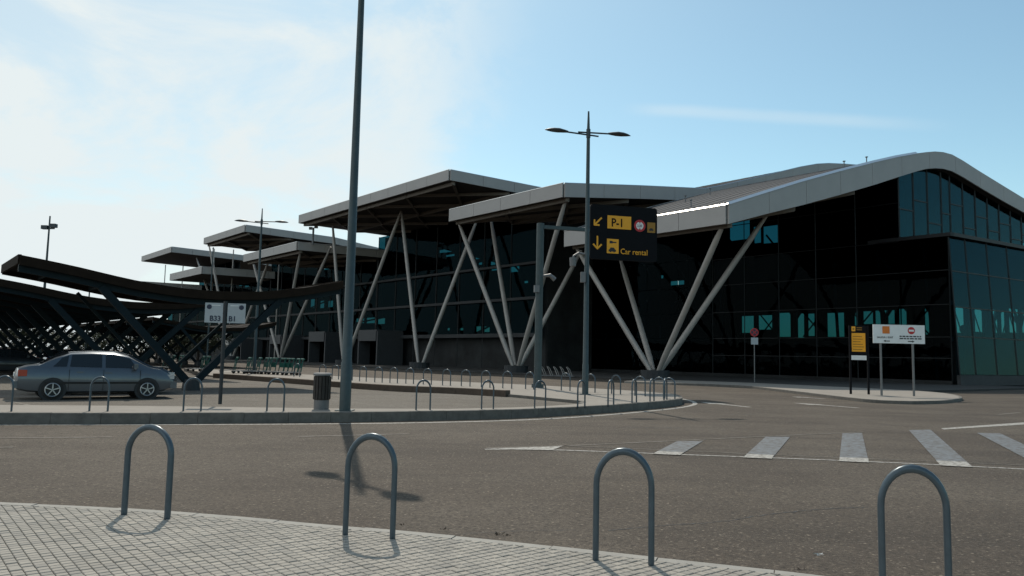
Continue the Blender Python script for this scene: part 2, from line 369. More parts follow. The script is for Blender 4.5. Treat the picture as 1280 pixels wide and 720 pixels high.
# pavers: 10 cm squares on the terminal's grid; the 300 largest in view single, the rest joined
PT = 0.072; JT = 0.006
def side_clip(poly, a, b):
    'keep what lies right of a->b'
    nn = Vector((b.y - a.y, -(b.x - a.x))); o = []
    for i in range(len(poly)):
        p, q = poly[i], poly[(i + 1) % len(poly)]
        dp, dq = (p - a.xy).dot(nn), (q - a.xy).dot(nn)
        if dp >= 0: o.append(p)
        if (dp >= 0) != (dq >= 0): o.append(p + (q - p) * (dp / (dp - dq)))
    return o
def project(P):
    v = Vector(P) - CAM; zz = v.dot(F)
    if zz < 0.2: return None
    return (640 + FPX * v.dot(RV) / zz, 360 - FPX * v.dot(UV) / zz, zz)
hd_, hn_ = (PT - .0095) / 2, (PT - .0045) / 2
tile_me = {}
for mn in ('tile', 'tile_b', 'tile_c'):
    tb_ = MB(); q0 = [(x * hd_, y * hn_) for x, y in ((-1, -1), (1, -1), (1, 1), (-1, 1))]; q1 = [(x * (hd_ - .004), y * (hn_ - .004)) for x, y in ((-1, -1), (1, -1), (1, 1), (-1, 1))]
    tb_.add([(*p, -0.03) for p in q0] + [(*p, -0.004) for p in q0] + [(*p, 0) for p in q1],
            [(8, 9, 10, 11)] + [(i, (i + 1) % 4, 4 + (i + 1) % 4, 4 + i) for i in range(4)] + [(4 + i, 4 + (i + 1) % 4, 8 + (i + 1) % 4, 8 + i) for i in range(4)])
    me = tb_.mesh('paver'); me.materials.append(MATS[mn]); tile_me[mn] = me
cells = []
inn2 = [p for p in inner]
def nearest_seg(P):
    best = None
    for i in range(len(inn2) - 1):
        mid = (inn2[i] + inn2[i + 1]) / 2; dd_ = (mid.xy - P.xy).length
        if best is None or dd_ < best[0]: best = (dd_, i)
    return best
for i in range(-20, 190):
    for j in range(-60, 150):
        P = W(i * PT, j * PT, ZP)
        if P.y < 3.3 or abs(P.x) > 6.5 or P.y > 8.5: continue
        dd_, k = nearest_seg(P); a, b = inn2[k], inn2[k + 1]
        nn = Vector((b.y - a.y, -(b.x - a.x))).normalized(); sdist = (P.xy - a.xy).dot(nn)
        if sdist < -0.055: continue
        pr = project(P); inview = pr and -20 < pr[0] < 1300 and 590 < pr[1] < 740
        cells.append((pr[2] if (inview and sdist > 0.06 and pr[1] < 716 and pr[0] > 4) else 99, P, sdist, k))
cells.sort(key=lambda q: q[0])
rest = {'tile': MB(), 'tile_b': MB(), 'tile_c': MB()}
zr = math.atan2(DD.y, DD.x)
for q, (dep, P, sdist, k) in enumerate(cells):
    mn = random.choices(('tile', 'tile_b', 'tile_c'), (5, 2, 2))[0]
    dz = random.gauss(0, 0.0012)
    if q < 300 and dep < 99:
        o = link('paving_tile', tile_me[mn], pave, P + Vector((0, 0, dz))); o.rotation_euler = (random.gauss(0, 0.006), random.gauss(0, 0.006), zr); continue
    poly = [(P + DD * x + ND * y).xy for x, y in ((-hd_, -hn_), (hd_, -hn_), (hd_, hn_), (-hd_, hn_))]
    if sdist < 0.065: poly = side_clip(poly, inn2[k], inn2[k + 1])
    if len(poly) < 3: continue
    z = ZP + dz; n = len(poly); c0 = sum(poly, Vector((0, 0))) / n
    top = [p + (c0 - p).normalized() * 0.005 for p in poly]
    rest[mn].add([(*p, z - 0.03) for p in poly] + [(*p, z - 0.004) for p in poly] + [(*p, z) for p in top],
        [tuple(range(2 * n, 3 * n))] + [(a_, (a_ + 1) % n, n + (a_ + 1) % n, n + a_) for a_ in range(n)] + [(n + a_, n + (a_ + 1) % n, 2 * n + (a_ + 1) % n, 2 * n + a_) for a_ in range(n)])
for mn, mb in rest.items():
    if mb.v:
        o = mb.build('paving_tiles', mn, pave); o['kind'] = 'stuff'
# ---- long island between road and car park, with its rounded tip
front_px = [(-700, 519), (-300, 518), (0, 516), (200, 516), (430, 514.8), (560, 513.2), (640, 511.5), (720, 508), (780, 504.5), (825, 501)]
fr = smooth_curve([G(x, y, ZP) for x, y in front_px], 8)
tipc = [G(x, y, ZP) for x, y in ((842, 499), (848.5, 497), (846, 494.5), (838, 492.5), (822, 491))]
rear_px = [(800, 489), (760, 486.5), (700, 483), (640, 480), (560, 476.5), (470, 472.5), (380, 468), (300, 463.5), (230, 460)]
rr_ = [G(x, y, ZP) for x, y in rear_px]
outer = fr + smooth_curve([fr[-1]] + tipc + [rr_[0]], 5)[1:-1] + rr_
far_end = outer[-1]
hole_edge = [G(x, y, ZP) for x, y in ((262, 469), (360, 476), (480, 484.5), (560, 488.5), (632, 492.5), (728, 501.2), (733, 502.8), (727, 504.6), (690, 507.2), (640, 509.3), (560, 511), (430, 510.6), (200, 507.6), (0, 506), (-300, 506), (-700, 507))]
# polygon: outer boundary, then back along the car park side
ob = MB()
walk_poly = [p.xy for p in outer] + [hole_edge[i].xy for i in range(0, len(hole_edge))]
bm = bmesh.new(); vs = [bm.verts.new((p.x, p.y, ZP)) for p in walk_poly]
es = [bm.edges.new((vs[i], vs[(i + 1) % len(vs)])) for i in range(len(vs))]
bmesh.ops.triangle_fill(bm, use_beauty=True, edges=es)
r_ = bmesh.ops.extrude_face_region(bm, geom=list(bm.faces)); bmesh.ops.translate(bm, vec=(0, 0, -0.3), verts=[e for e in r_['geom'] if isinstance(e, bmesh.types.BMVert)])
bmesh.ops.recalc_face_normals(bm, faces=bm.faces)
me = bpy.data.meshes.new('island_pavement'); bm.to_mesh(me); bm.free(); me.materials.append(MATS['walk'])
isl = struct(link('island_pavement', me))
fro = offset([Vector((p.x, p.y, 0)) for p in fr + smooth_curve([fr[-1]] + tipc + [rr_[0]], 5)[1:-1]], -0.14)
fro = [p for p in fro if p.x > -15]
kerb_run(fro, -0.138, -0.13, ZP + 0.006, 1.0, 'kerb_dark', isl)
kerb_run([Vector((p.x, p.y, 0)) for p in hole_edge[3:8]], 0.15, -0.02, ZP + 0.012, 1.0, 'kerb_dark', isl)
# car park surface
lotp = [p.xy for p in hole_edge]
lot = MB(); lf = W(140, -60); 
lotpoly = [hole_edge[i].xy for i in range(len(hole_edge))] + [Vector((-60, 20)), Vector((-110, 90)), Vector((-70, 110)), (hole_edge[0] + DD * 45).xy]
bm = bmesh.new(); vs = [bm.verts.new((p.x, p.y, ZL)) for p in lotpoly]
es = [bm.edges.new((vs[i], vs[(i + 1) % len(vs)])) for i in range(len(vs))]
bmesh.ops.triangle_fill(bm, use_beauty=True, edges=es); bmesh.ops.recalc_face_normals(bm, faces=bm.faces)
for f_ in bm.faces:
    if f_.normal.z < 0: f_.normal_flip()
me = bpy.data.meshes.new('car_park'); bm.to_mesh(me); bm.free(); me.materials.append(MATS['lot_asphalt'])
lot = struct(link('car_park', me))
# low brown wall at the back of the car park
lw = smooth_curve([G(x, y, ZL).xy.to_3d() for x, y in ((266, 472.2), (360, 479.3), (480, 488.5), (560, 492), (632, 496.2))], 4)
wall = thing('low_wall', 'low brown concrete wall along the back of the car park', 'wall', lw[-1])
wl = [p - lw[-1] for p in lw]
kerb_run(wl, -0.30, -0.02, 0.31, 2.0, 'wall_brown', wall, 'wall_block', 0.012)
# bay lines painted in the car park
def stripe(name, pts_px, m, parent, z, wd=None):
    poly = [G(x, y, z).xy for x, y in pts_px]; mb = MB()
    mb.add([(p.x, p.y, z) for p in poly], [tuple(range(len(poly)))]); o = mb.build(name, m, parent)
    if o.data.polygons[0].normal.z < 0: o.data.flip_normals()
    return o
def line(name, a, b, wd, m, parent, z, seg=1):
    P, Q = G(*a, z), G(*b, z); d = (Q - P).normalized(); s_ = Vector((-d.y, d.x, 0)) * wd / 2; mb = MB()
    mb.add([P + s_, P - s_, Q - s_, Q + s_], [(0, 1, 2, 3)]); return mb.build(name, m, parent)
for a, b in (((5, 500), (42, 507.5)), ((150, 505.6), (262, 504)), ((395, 498.5), (476, 506.5)), ((350, 486), (440, 489.5)), ((520, 494.5), (600, 499.5)), ((300, 478), (390, 485))):
    line('bay_line', a, b, 0.10, 'paint_thin', lot, ZL + 0.004)
# ---- right-hand island with the signs
ri_px = [(780, 476.4), (840, 478.6), (900, 480.6), (938, 482.6), (998, 489.2), (1040, 494.2), (1063, 496.7), (1093, 499.6), (1137, 501.2), (1176, 500.4), (1195, 498.2), (1199, 496), (1190, 493), (1170, 490.4), (1130, 487.6), (1078, 485), (1000, 481.2), (940, 478.6), (880, 476.4), (800, 474.3)]
rip = [p.xy.to_3d() for p in smooth_curve([G(x, y, ZI) for x, y in ri_px], 3)]
mb = MB(); mb.prism(rip, -0.14, ZI); ri = struct(mb.build('sign_island', 'walk'))
kerb_run(offset(rip[3:42], -0.13), -0.128, -0.13, ZI + 0.006, 1.0, 'kerb_dark', ri)
# ---- road markings
zm = ZR + 0.004
def ribbon(name, pts, wd, m, z=zm, parent=None):
    P = smooth_curve([G(x, y, z) for x, y in pts], 6); a = offset(P, wd / 2); b = offset(P, -wd / 2); n = len(P); mb = MB()
    mb.add([(p.x, p.y, z) for p in a] + [(p.x, p.y, z) for p in b], [(n + i, n + i + 1, i + 1, i) for i in range(n - 1)]); return mb.build(name, m, parent or road)
ribbon('edge_line', [(-300, 533), (0, 531.2), (200, 530.8), (430, 529.6), (560, 527.6), (660, 524.6), (740, 520), (810, 514), (850, 509.5), (868, 505.4), (865, 501.5), (852, 498.4)], 0.18, 'paint')
ribbon('hatch_line', [(606, 561.5), (700, 562.5), (850, 568), (1000, 573.5), (1150, 579.8), (1285, 586.5)], 0.10, 'paint', ZR + 0.006)
ribbon('hatch_line', [(608, 560), (720, 556.5), (850, 550.5), (1000, 543.4), (1080, 540)], 0.07, 'paint_thin', ZR + 0.006)
ribbon('hatch_line', [(700, 556.6), (850, 563.2), (1000, 570), (1150, 576), (1285, 581.5)], 0.05, 'paint_thin', ZR + 0.006)
for name, q, m in (('hatch_stripe', [(606, 560.8), (690, 562.6), (703, 557.6)], 'paint'),
                   ('hatch_stripe', [(816, 567), (850, 568.5), (879, 551), (846, 551.5)], 'paint_blue'),
                   ('hatch_stripe', [(929, 571.5), (965, 573), (987.5, 546), (957, 545.8)], 'paint_blue'),
                   ('hatch_stripe', [(1049, 576), (1086, 577.8), (1077.5, 541), (1053, 541.5)], 'paint_blue'),
                   ('hatch_stripe', [(1176, 581.5), (1216, 583.5), (1163, 537), (1136, 537.5)], 'paint_blue'),
                   ('hatch_stripe', [(1290, 577), (1330, 579), (1250, 541.5), (1221, 541)], 'paint_blue')):
    stripe(name, q, m, road, ZR + 0.010)
for q in ([(816, 567.2), (850, 568.7), (855, 565.2), (823, 563.6)], [(929, 571.7), (965, 573.2), (967.5, 568.6), (934, 567.3)], [(1049, 576.2), (1086, 578), (1085.4, 572.6), (1049.5, 571.4)], [(1176, 581.7), (1216, 583.7), (1208, 577), (1170, 575.6)]):
    stripe('hatch_bar', q, 'paint', road, ZR + 0.014)
stripe('stop_line', [(1176, 535.3), (1180, 536.8), (1290, 530), (1290, 527.2)], 'paint', road, ZR + 0.006)
line('lane_dash', (-30, 547.8), (140, 546.2), 0.10, 'paint_thin', road, ZR + 0.006)
line('lane_dash', (372, 545.6), (512, 542.2), 0.10, 'paint_thin', road, ZR + 0.006)
line('lane_dash', (-30, 560), (16, 558.8), 0.10, 'paint_thin', road, ZR + 0.006)
line('lane_dash', (1248, 518), (1275, 515.6), 0.12, 'paint_thin', road, ZR + 0.006)
def arrow(px, py, ang, L_=3.2):
    P = G(px, py, ZR + 0.006); u = Vector((math.cos(ang), math.sin(ang), 0)); v = Vector((-u.y, u.x, 0)); mb = MB()
    q = [(-L_ / 2, -.12), (L_ * .1, -.12), (L_ * .1, -.45), (L_ / 2, 0), (L_ * .1, .45), (L_ * .1, .12), (-L_ / 2, .12)]
    mb.add([P + u * a + v * b for a, b in q], [(0, 1, 5, 6), (2, 3, 4), (1, 2, 4, 5)][:1] + [(2, 3, 4)]); return mb.build('lane_arrow', 'paint', road)
arrow(1030, 506.5, math.radians(118)); arrow(905, 505.5, math.radians(110)); arrow(1010, 497, math.radians(118), 2.0)
# sealed crack and joint in the asphalt
def crack(pts, wd):
    P = smooth_curve([G(x, y, ZR + 0.003) for x, y in pts], 14); P = [p + Vector((random.gauss(0, .008), random.gauss(0, .012), 0)) for p in P]
    n = len(P); a = []; b = []
    for i, p in enumerate(P):
        k = wd * random.uniform(0.3, 1.2) / 2; t = (P[min(i + 1, n - 1)] - P[max(i - 1, 0)]).normalized(); s_ = Vector((-t.y, t.x, 0)) * k; a.append(p + s_); b.append(p - s_)
    mb = MB(); mb.add([(p.x, p.y, ZR + 0.003) for p in a + b], [(n + i, n + i + 1, i + 1, i) for i in range(n - 1)]); mb.build('asphalt_crack', 'ink', road)
crack([(760, 663), (830, 657), (900, 652), (960, 643), (1020, 637), (1085, 634)], 0.018)
crack([(560, 668), (640, 664), (720, 662)], 0.010)
crack([(768, 535.4), (800, 534.6), (850, 535)], 0.04); crack([(905, 518.4), (945, 518.0)], 0.05)
# ================================================================== TERMINAL
H = 48.5
ter = thing('terminal_building', 'long glazed airport terminal with wavy metal roof and leaning white V columns', 'building', (0, 0, 0))
def tpx(px, py, c=H): return PC(px, py, c)
E0 = tpx(909, 256)
b_px = [(909, 256), (705, 230), (562.5, 213), (375, 265), (307, 283), (256, 297), (215, 310), (178, 320), (120, 330)]
bt = [PC(x, y, H).dot(DD) for x, y in b_px]
zt = [PC(x, y, H).z for x, y in b_px]
SIDE = MD.dot(ND)
def RP(t, s, z): return W(t, H, 0) + MD * s + Vector((0, 0, z))
# profile of the end wave measured on the plane of the gable
E0p = W(bt[0], H, 0)
top_px = [(909, 256), (955, 241.5), (1000.5, 227.5), (1046, 215), (1090.8, 203.5), (1120, 196.8), (1145, 192.4), (1156, 191), (1166.6, 190.2), (1177, 191), (1188, 194), (1202, 201.8), (1217, 211.5), (1235, 222.6), (1253, 233.6), (1280, 250)]
bot_px = [(909, 279), (955, 267), (1000, 256), (1046, 243.5), (1091, 230.5), (1120, 221), (1145, 213.3), (1156, 210.6), (1166.6, 209.8), (1177, 210.4), (1188, 213.4), (1202, 221), (1217, 230.3), (1235, 241), (1253, 251.5), (1280, 266.4)]
def sz(px, py):
    P = PV(px, py, E0p, MD); return ((P - E0p).xy.dot(MD.xy) / MD.xy.dot(MD.xy), P.z)
TP = [sz(*q) for q in top_px]; BP = [sz(*q) for q in bot_px]
TP += [(TP[-1][0] + 4, TP[-1][1] - 0.6), (TP[-1][0] + 9, TP[-1][1] - 1.9)]
BP += [(BP[-1][0] + 4, BP[-1][1] - 0.6), (BP[-1][0] + 9, BP[-1][1] - 1.9)]
def interp(P, s):
    if s <= P[0][0]: return P[0][1]
    for a, b in zip(P, P[1:]):
        if s <= b[0]: return a[1] + (b[1] - a[1]) * (s - a[0]) / max(1e-9, b[0] - a[0])
    return P[-1][1]
prof0 = [(s, z, interp(BP, s)) for s, z in TP]
def roof_module(t0, t1, prof, ov0=0.0, beams=True, panel=4.5, fasc_th=0.14):
    'prof: (s, ztop, zbot). a slab swept along the facade with fascia panels, soffit and roof deck'
    n = len(prof)
    r = MB(); r.add([RP(t, s, zt_) for t in (t0, t1) for s, zt_, zb in prof] + [RP(t, s, zt_ - 0.10) for t in (t0, t1) for s, zt_, zb in prof],
        [(i, i + 1, n + i + 1, n + i) for i in range(n - 1)] + [(2 * n + i, 3 * n + i, 3 * n + i + 1, 2 * n + i + 1) for i in range(n - 1)] + [(i, 2 * n + i, 2 * n + i + 1, i + 1) for i in range(n - 1)] + [(n + i, n + i + 1, 3 * n + i + 1, 3 * n + i) for i in range(n - 1)] + [(0, n, 3 * n, 2 * n), (n - 1, 3 * n - 1, 4 * n - 1, 2 * n - 1)])
    rf = r.build('roof', 'roof_metal', ter)
    # standing seams
    k = int((t1 - t0) / 1.5); sm = MB()
    for j in range(1, k):
        t = t0 + (t1 - t0) * j / k
        for i in range(n - 1): sm.beam(RP(t, prof[i][0], prof[i][1] + 0.012), RP(t, prof[i + 1][0], prof[i + 1][1] + 0.012), 0.03, 0.035)
    sm.build('roof_seam', 'roof_metal', rf)
    # soffit
    so_ = MB(); so_.add([RP(t, s, zb) for t in (t0 + .2, t1 - .2) for s, z_, zb in prof] , [(i, n + i, n + i + 1, i + 1) for i in range(n - 1)])
    so_.build('soffit', 'soffit', ter)
    # fascia along the eave (s = 0)
    m_ = max(1, round((t1 - t0) / panel)); s0, ztp, zbt = prof[0]
    for j in range(m_):
        a = t0 + (t1 - t0) * j / m_ + 0.02; b = t0 + (t1 - t0) * (j + 1) / m_ - 0.02
        mb = MB(); mb.slab([RP(a, -0.10, zbt - .06), RP(b, -0.10, zbt - .06), RP(b, -0.10, ztp + .04), RP(a, -0.10, ztp + .04)], fasc_th); mb.build('fascia_panel', 'fascia', ter)
    # fascia along the near end (t0) and the far end (t1)
    for t, sg in ((t0, -1), (t1, 1)):
        # resample every ~4.5 m with slivers between
        smax = prof[-1][0]; q = max(1, round(smax / panel))
        for j in range(q):
            a = smax * j / q + 0.02; b = smax * (j + 1) / q - 0.02
            ss = [a] + [p[0] for p in prof if a < p[0] < b] + [b]; mb = MB(); k2 = len(ss)
            zT = [interp([(p[0], p[1]) for p in prof], s) + .04 for s in ss]; zB = [interp([(p[0], p[2]) for p in prof], s) - .06 for s in ss]
            vs = []
            for dt in (0, 0.16):
                vs += [RP(t + sg * dt, s, z) for s, z in zip(ss, zT)] + [RP(t + sg * dt, s, z) for s, z in zip(ss, zB)]
            fs = []
            for i in range(k2 - 1):
                fs += [(i, i + 1, k2 + i + 1, k2 + i), (2 * k2 + i, 3 * k2 + i, 3 * k2 + i + 1, 2 * k2 + i + 1), (i, 2 * k2 + i, 2 * k2 + i + 1, i + 1), (k2 + i, k2 + i + 1, 3 * k2 + i + 1, 3 * k2 + i)]
            fs += [(0, k2, 3 * k2, 2 * k2), (k2 - 1, 3 * k2 - 1, 4 * k2 - 1, 2 * k2 - 1)]
            mb.add(vs, fs); mb.build('fascia_panel', 'fascia', ter)
    # flashing on the eave and near gable edge
    fl = MB()
    if prof is not prof0: fl.tube([RP(t0 - .08, s, z + .07) for s, z, _ in prof], 0.07, 6); fl.tube([RP(t0 - .08, -.12, prof[0][1] + .07), RP(t1, -.12, prof[0][1] + .07)], 0.07, 6)
    if fl.v: fl.build('roof_flashing', 'flashing', rf, True)
    if beams:
        sm_ = min(22.0, prof[-1][0]); zz = lambda s: interp([(p[0], p[2]) for p in prof], s) - 0.22
        kk = max(1, round((t1 - t0) / 9.0))
        for j in range(kk):
            a = t0 + (t1 - t0) * j / kk; b = t0 + (t1 - t0) * (j + 1) / kk
            for s0_, s1_ in ((0.6, 8), (8, 16)):
                mb = MB(); mb.beam(RP(a + .3, s0_, zz(s0_)), RP(b - .3, s1_, zz(s1_)), .28, .36); mb.build('soffit_beam', 'beam', ter)
                mb = MB(); mb.beam(RP(b - .3, s0_, zz(s0_) - .05), RP(a + .3, s1_, zz(s1_) - .05), .28, .36); mb.build('soffit_beam', 'beam', ter)
        for s_ in (0.8, 8, 16):
            mb = MB(); mb.beam(RP(t0 + .3, s_, zz(s_) - .02), RP(t1 - .3, s_, zz(s_) - .02), .25, .4); mb.build('soffit_beam', 'beam', ter)
    return rf
def flatprof(z, th, pts): return [(s, z + dz, z + dz - th) for s, dz in pts]
z1 = zt[1]
P1 = lambda px, py: PV(px, py, W(bt[1], H, 0), MD)
def s1(px, py):
    P = P1(px, py); return ((P - W(bt[1], H, 0)).xy.dot(MD.xy), P.z)
pr1 = [s1(705, 230), s1(800, 233.2), s1(880, 236.8), s1(900, 233), s1(950, 221.5), s1(1000, 209.5), s1(1020, 206), s1(1035, 205.2), s1(1055, 206), s1(1080, 208)]
prof1 = [(s, z, z - 1.2) for s, z in pr1]
prof2 = flatprof(zt[2], 1.08, [(0, 0), (8, -.25), (16, -.5), (26, -1.6), (34, -3)])
z4 = PC(372, 303, H).z
prof4 = flatprof(z4, 1.12, [(0, 0), (10, 0), (20, 0), (34, -2)])
z5 = (zt[4] + zt[5]) / 2; z7 = (zt[6] + zt[7]) / 2
prof5 = flatprof(z5, 1.08, [(0, 0), (8, -.3), (16, -.6), (34, -3)])
prof7 = flatprof(z7, 1.08, [(0, 0), (8, -.3), (16, -.6), (34, -3)])
prof6 = flatprof(z4 - 0.3, 1.3, [(0, 0), (20, 0), (34, -2)])
mods = [(bt[0], bt[1] - .3, prof0), (bt[1], bt[2] - .3, prof1), (bt[2], bt[3], prof2), (bt[3] + .3, bt[4] - .2, prof4), (bt[4], bt[5], prof5), (bt[5] + .3, bt[6] - .3, prof6), (bt[6], bt[7], prof7), (bt[7] + .3, bt[7] + 26, prof6)]
for a, b, p in mods: roof_module(a, b, p, beams=(a < bt[5]))
# bright folded metal edge of the end wave, along its eave and gable
ch = MB(); zc_e = prof0[0][1]; a_, b_ = RP(bt[0] - .2, -.20, zc_e - .02), RP(bt[1] - .3, -.20, zc_e - .02); up_ = ND * .12 + Vector((0, 0, .109)); ch.slab([a_, b_, b_ + up_, a_ + up_], .02); ch.build('eave_flashing', 'flashing', ter)
ch = MB()
for (sa, za, _a), (sb, zb2, _b) in zip(prof0, prof0[1:]):
    if sb > 26: break
    a_, b_ = RP(bt[0] - .20, sa, za - .0), RP(bt[0] - .20, sb, zb2 - .0); up_ = DD * .24 + Vector((0, 0, .20)); ch.slab([a_, b_, b_ + up_, a_ + up_], .02)
ch.build('gable_flashing', 'flashing', ter)
# small roof vents and aerials
rv = MB()
for t, s in ((bt[0] + 6, 3), (bt[0] + 12, 9), (bt[0] + 13.5, 14), (bt[0] + 4, 20.5), (bt[0] + 4, 24)):
    z = interp([(p[0], p[1]) for p in prof0], s); mb = MB(); mb.tube([RP(t, s, z), RP(t, s, z + .55)], .05, 8); mb.box(RP(t, s, z + .58), (.2, .2, .08)); mb.build('roof_vent', 'galv', ter)
# V columns
base_px = [(819, 471), (645, 464.5), (524, 460), (430, 456.5), (350, 453.5), (290, 451)]
def und(px, py, z):   # pixel ray at height z
    r = ray(px, py); return CAM + r * ((z - CAM.z) / r.z)
CB = 51.5
limb_tops = [
    [('c', 722, 312, 49.6), ('c', 776, 326, 57.5), ('c', 905, 278, 49.4), ('c', 955, 274, 56.5)],
    [('c', 573, 277, 49.8), ('c', 613, 270, 57.5), ('c', 708, 247, 49.6), ('c', 724, 318, 58.0)],
    [('c', 502, 266, 54.0), ('c', 597, 273, 57.0)],
    [('c', 501, 265, 54.0), ('c', 416, 283, 52.0)],
    [('c', 315, 322, 52.0), ('c', 412, 312, 53.0), ('c', 376, 312, 49.6)],
    [('c', 337, 324, 52.0), ('c', 262, 310, 50.0), ('c', 246, 324, 54)],
]
for (bx, by), tops in zip(base_px, limb_tops):
    r = ray(bx, by); Pb = PC(bx, by, CB); Pb.z = 0
    cl_ = thing('column', 'x', 'x', Pb); cl_.parent = ter; del cl_['label']; del cl_['category']
    mb = MB(); mb.prism([(math.cos(a) * 1.25, math.sin(a) * 1.25) for a in [k * math.pi / 8 for k in range(16)]], 0, 0.75); mb.build('plinth', 'core_b', cl_)
    for (_, px, py, c) in tops:
        T = PC(px, py, c) - Pb; T = T + T.normalized() * 0.5
        fx = Vector((T.x, T.y, 0)).normalized() * 0.45; st = fx + Vector((0, 0, 0.7))
        mb = MB(); a = st; b = T
        mb.tube([a, a.lerp(b, .06), a.lerp(b, .1), a.lerp(b, .85), a.lerp(b, .94), b], [.18, .22, .255, .24, .17, .14], 12); mb.build('limb', 'column', cl_, True)
# post frames seen far left between the roofs
for px, y0, y1 in ((292, 312, 372), (207, 331, 360), (229, 331, 350), (268, 311, 372), (349, 325, 372)):
    P = PC(px, y0, 56); mb = MB(); mb.tube([Vector((P.x, P.y, 0)), P], .12, 8); mb.build('roof_post', 'column', ter)
# ---- walls
def wall_holes(name, A, dirv, length, z0, z1f, holes, m, th=0.25, parent=ter):
    'opaque inner wall starting at A along dirv; holes (u0,u1,z0,z1); top height z1f'
    us = sorted(set([0, length] + [max(0, min(length, h[k])) for h in holes for k in (0, 1)]))
    zs = sorted(set([z0, z1f] + [max(z0, min(z1f, h[k])) for h in holes for k in (2, 3)]))
    mb = MB(); nn = Vector((dirv.y, -dirv.x, 0)) * th / 2
    for a, b in zip(us, us[1:]):
        run = None
        for c, d in list(zip(zs, zs[1:])) + [(None, None)]:
            solid = c is not None and not any(h[0] - 1e-6 <= a and b <= h[1] + 1e-6 and h[2] - 1e-6 <= c and d <= h[3] + 1e-6 for h in holes)
            if solid: run = (run[0], d) if run else (c, d)
            elif run:
                q = [A + dirv * a + Vector((0, 0, run[0])), A + dirv * b + Vector((0, 0, run[0])), A + dirv * b + Vector((0, 0, run[1])), A + dirv * a + Vector((0, 0, run[1]))]
                mb.slab(q, th); run = None
    return mb.build(name, m, parent)
CD = 71.5                                   # dark front glazing of the end bays
U_up = PC(1124, 290, CD); L_lo = PC(1185, 291, CD)
tU, tL = U_up.dot(DD), L_lo.dot(DD)
s_wall = (CD - H) / SIDE
zl = L_lo.z                                  # terrace height
def rowholes(rects, c):
    o = []
    for x0, x1, y0, y1 in rects:
        a = PC(x0, (y0 + y1) / 2, c); b = PC(x1, (y0 + y1) / 2, c); p = PC((x0 + x1) / 2, y0, c); q = PC((x0 + x1) / 2, y1, c)
        o.append((b.dot(DD), a.dot(DD), q.z, p.z))
    return o
end_rects = [(927, 943, 395, 416), (948, 966, 394, 412), (974, 989, 391, 421), (991, 1006, 392, 423), (1010, 1019, 392, 420), (1034, 1056, 391, 421), (1068, 1073, 389, 414), (1079, 1092, 389, 405), (1094, 1119, 388, 405), (1124, 1134, 386, 416), (1156, 1180, 384, 418), (912, 938, 276, 300), (941, 952, 283, 304), (954, 974, 282, 305), (880, 900, 280, 288), (826, 830, 344, 348), (838, 856, 351, 357)]
C_in = CD + 1.6
tA, tB = tL + 0.2, bt[2]
hl = rowholes(end_rects, C_in); hl = [(h[0] - tA, h[1] - tA, h[2], h[3]) for h in hl]
ztop_in = interp([(p[0], p[2]) for p in prof0], s_wall) - 0.2
# below the terrace line right of the upper corner, full height elsewhere
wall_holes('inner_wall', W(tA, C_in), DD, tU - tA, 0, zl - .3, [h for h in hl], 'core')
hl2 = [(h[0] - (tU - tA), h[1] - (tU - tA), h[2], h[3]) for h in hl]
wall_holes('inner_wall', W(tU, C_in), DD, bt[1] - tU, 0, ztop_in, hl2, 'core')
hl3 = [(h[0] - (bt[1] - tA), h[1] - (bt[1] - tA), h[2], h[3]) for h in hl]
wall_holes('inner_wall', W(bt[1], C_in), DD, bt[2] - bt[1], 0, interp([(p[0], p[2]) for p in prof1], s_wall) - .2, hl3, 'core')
# glass panes of the dark front, leaning panes in a grid, each a pane
def panes(A, dirv, u_edges, z_edges_fn, m, parent=ter, lean=None, gap=0.05, th=0.03):
    for a, b in zip(u_edges, u_edges[1:]):
        ze = z_edges_fn((a + b) / 2)
        for c, d in zip(ze, ze[1:]):
            def Q(u, z):
                p = A + dirv * u + Vector((0, 0, z)); return p + (lean(z) if lean else Vector())
            ga = gap / 2; mb = MB(); mb.slab([Q(a + ga, c + ga), Q(b - ga, c + ga), Q(b - ga, d - ga), Q(a + ga, d - ga)], th); mb.build('glass_pane', m, parent)
def frange(a, b, step):
    n = max(1, round((b - a) / step)); return [a + (b - a) * i / n for i in range(n + 1)]
lean = lambda z: -ND * 0.035 * max(0, zl - z) * 0
panes(W(tL, CD), DD, frange(0, tU - tL, 3.2), lambda u: [0.3, 2.3, 4.15, 7.0, 10.0, zl - .35], 'glass_dark')
panes(W(tU, CD), DD, frange(0, bt[1] - tU - .1, 4.4), lambda u: [0.3, 2.3, 4.15, 7.0, 10.0, zl - .35, ztop_in - 2.4, ztop_in - .1], 'glass_dark')
panes(W(bt[1], CD), DD, frange(0, bt[2] - bt[1], 4.4), lambda u: [0.3, 4.15, 7.0, 10.0, 13.2, 16.5, interp([(p[0], p[2]) for p in prof1], s_wall) - .1], 'glass_dark')
def grid_mullions(A, dirv, us, zs, m='mullion', wd=0.06, parent=ter, dep=0.12):
    for u in us:
        mb = MB(); P = A + dirv * u; mb.beam(P + Vector((0, 0, zs[0])), P + Vector((0, 0, zs[-1])), dep, wd); mb.build('mullion', m, parent)
    for z in zs[1:-1]:
        mb = MB(); mb.beam(A + dirv * us[0] + Vector((0, 0, z)), A + dirv * us[-1] + Vector((0, 0, z)), dep, wd); mb.build('transom', m, parent)
grid_mullions(W(tL, CD - .04), DD, frange(0, tU - tL, 3.2), [0.3, 2.3, 4.15, 7.0, 10.0, zl - .35])
grid_mullions(W(tU, CD - .04), DD, frange(0, bt[1] - tU - .1, 4.4), [0.3, 2.3, 4.15, 7.0, 10.0, zl - .35, ztop_in - 2.4, ztop_in])
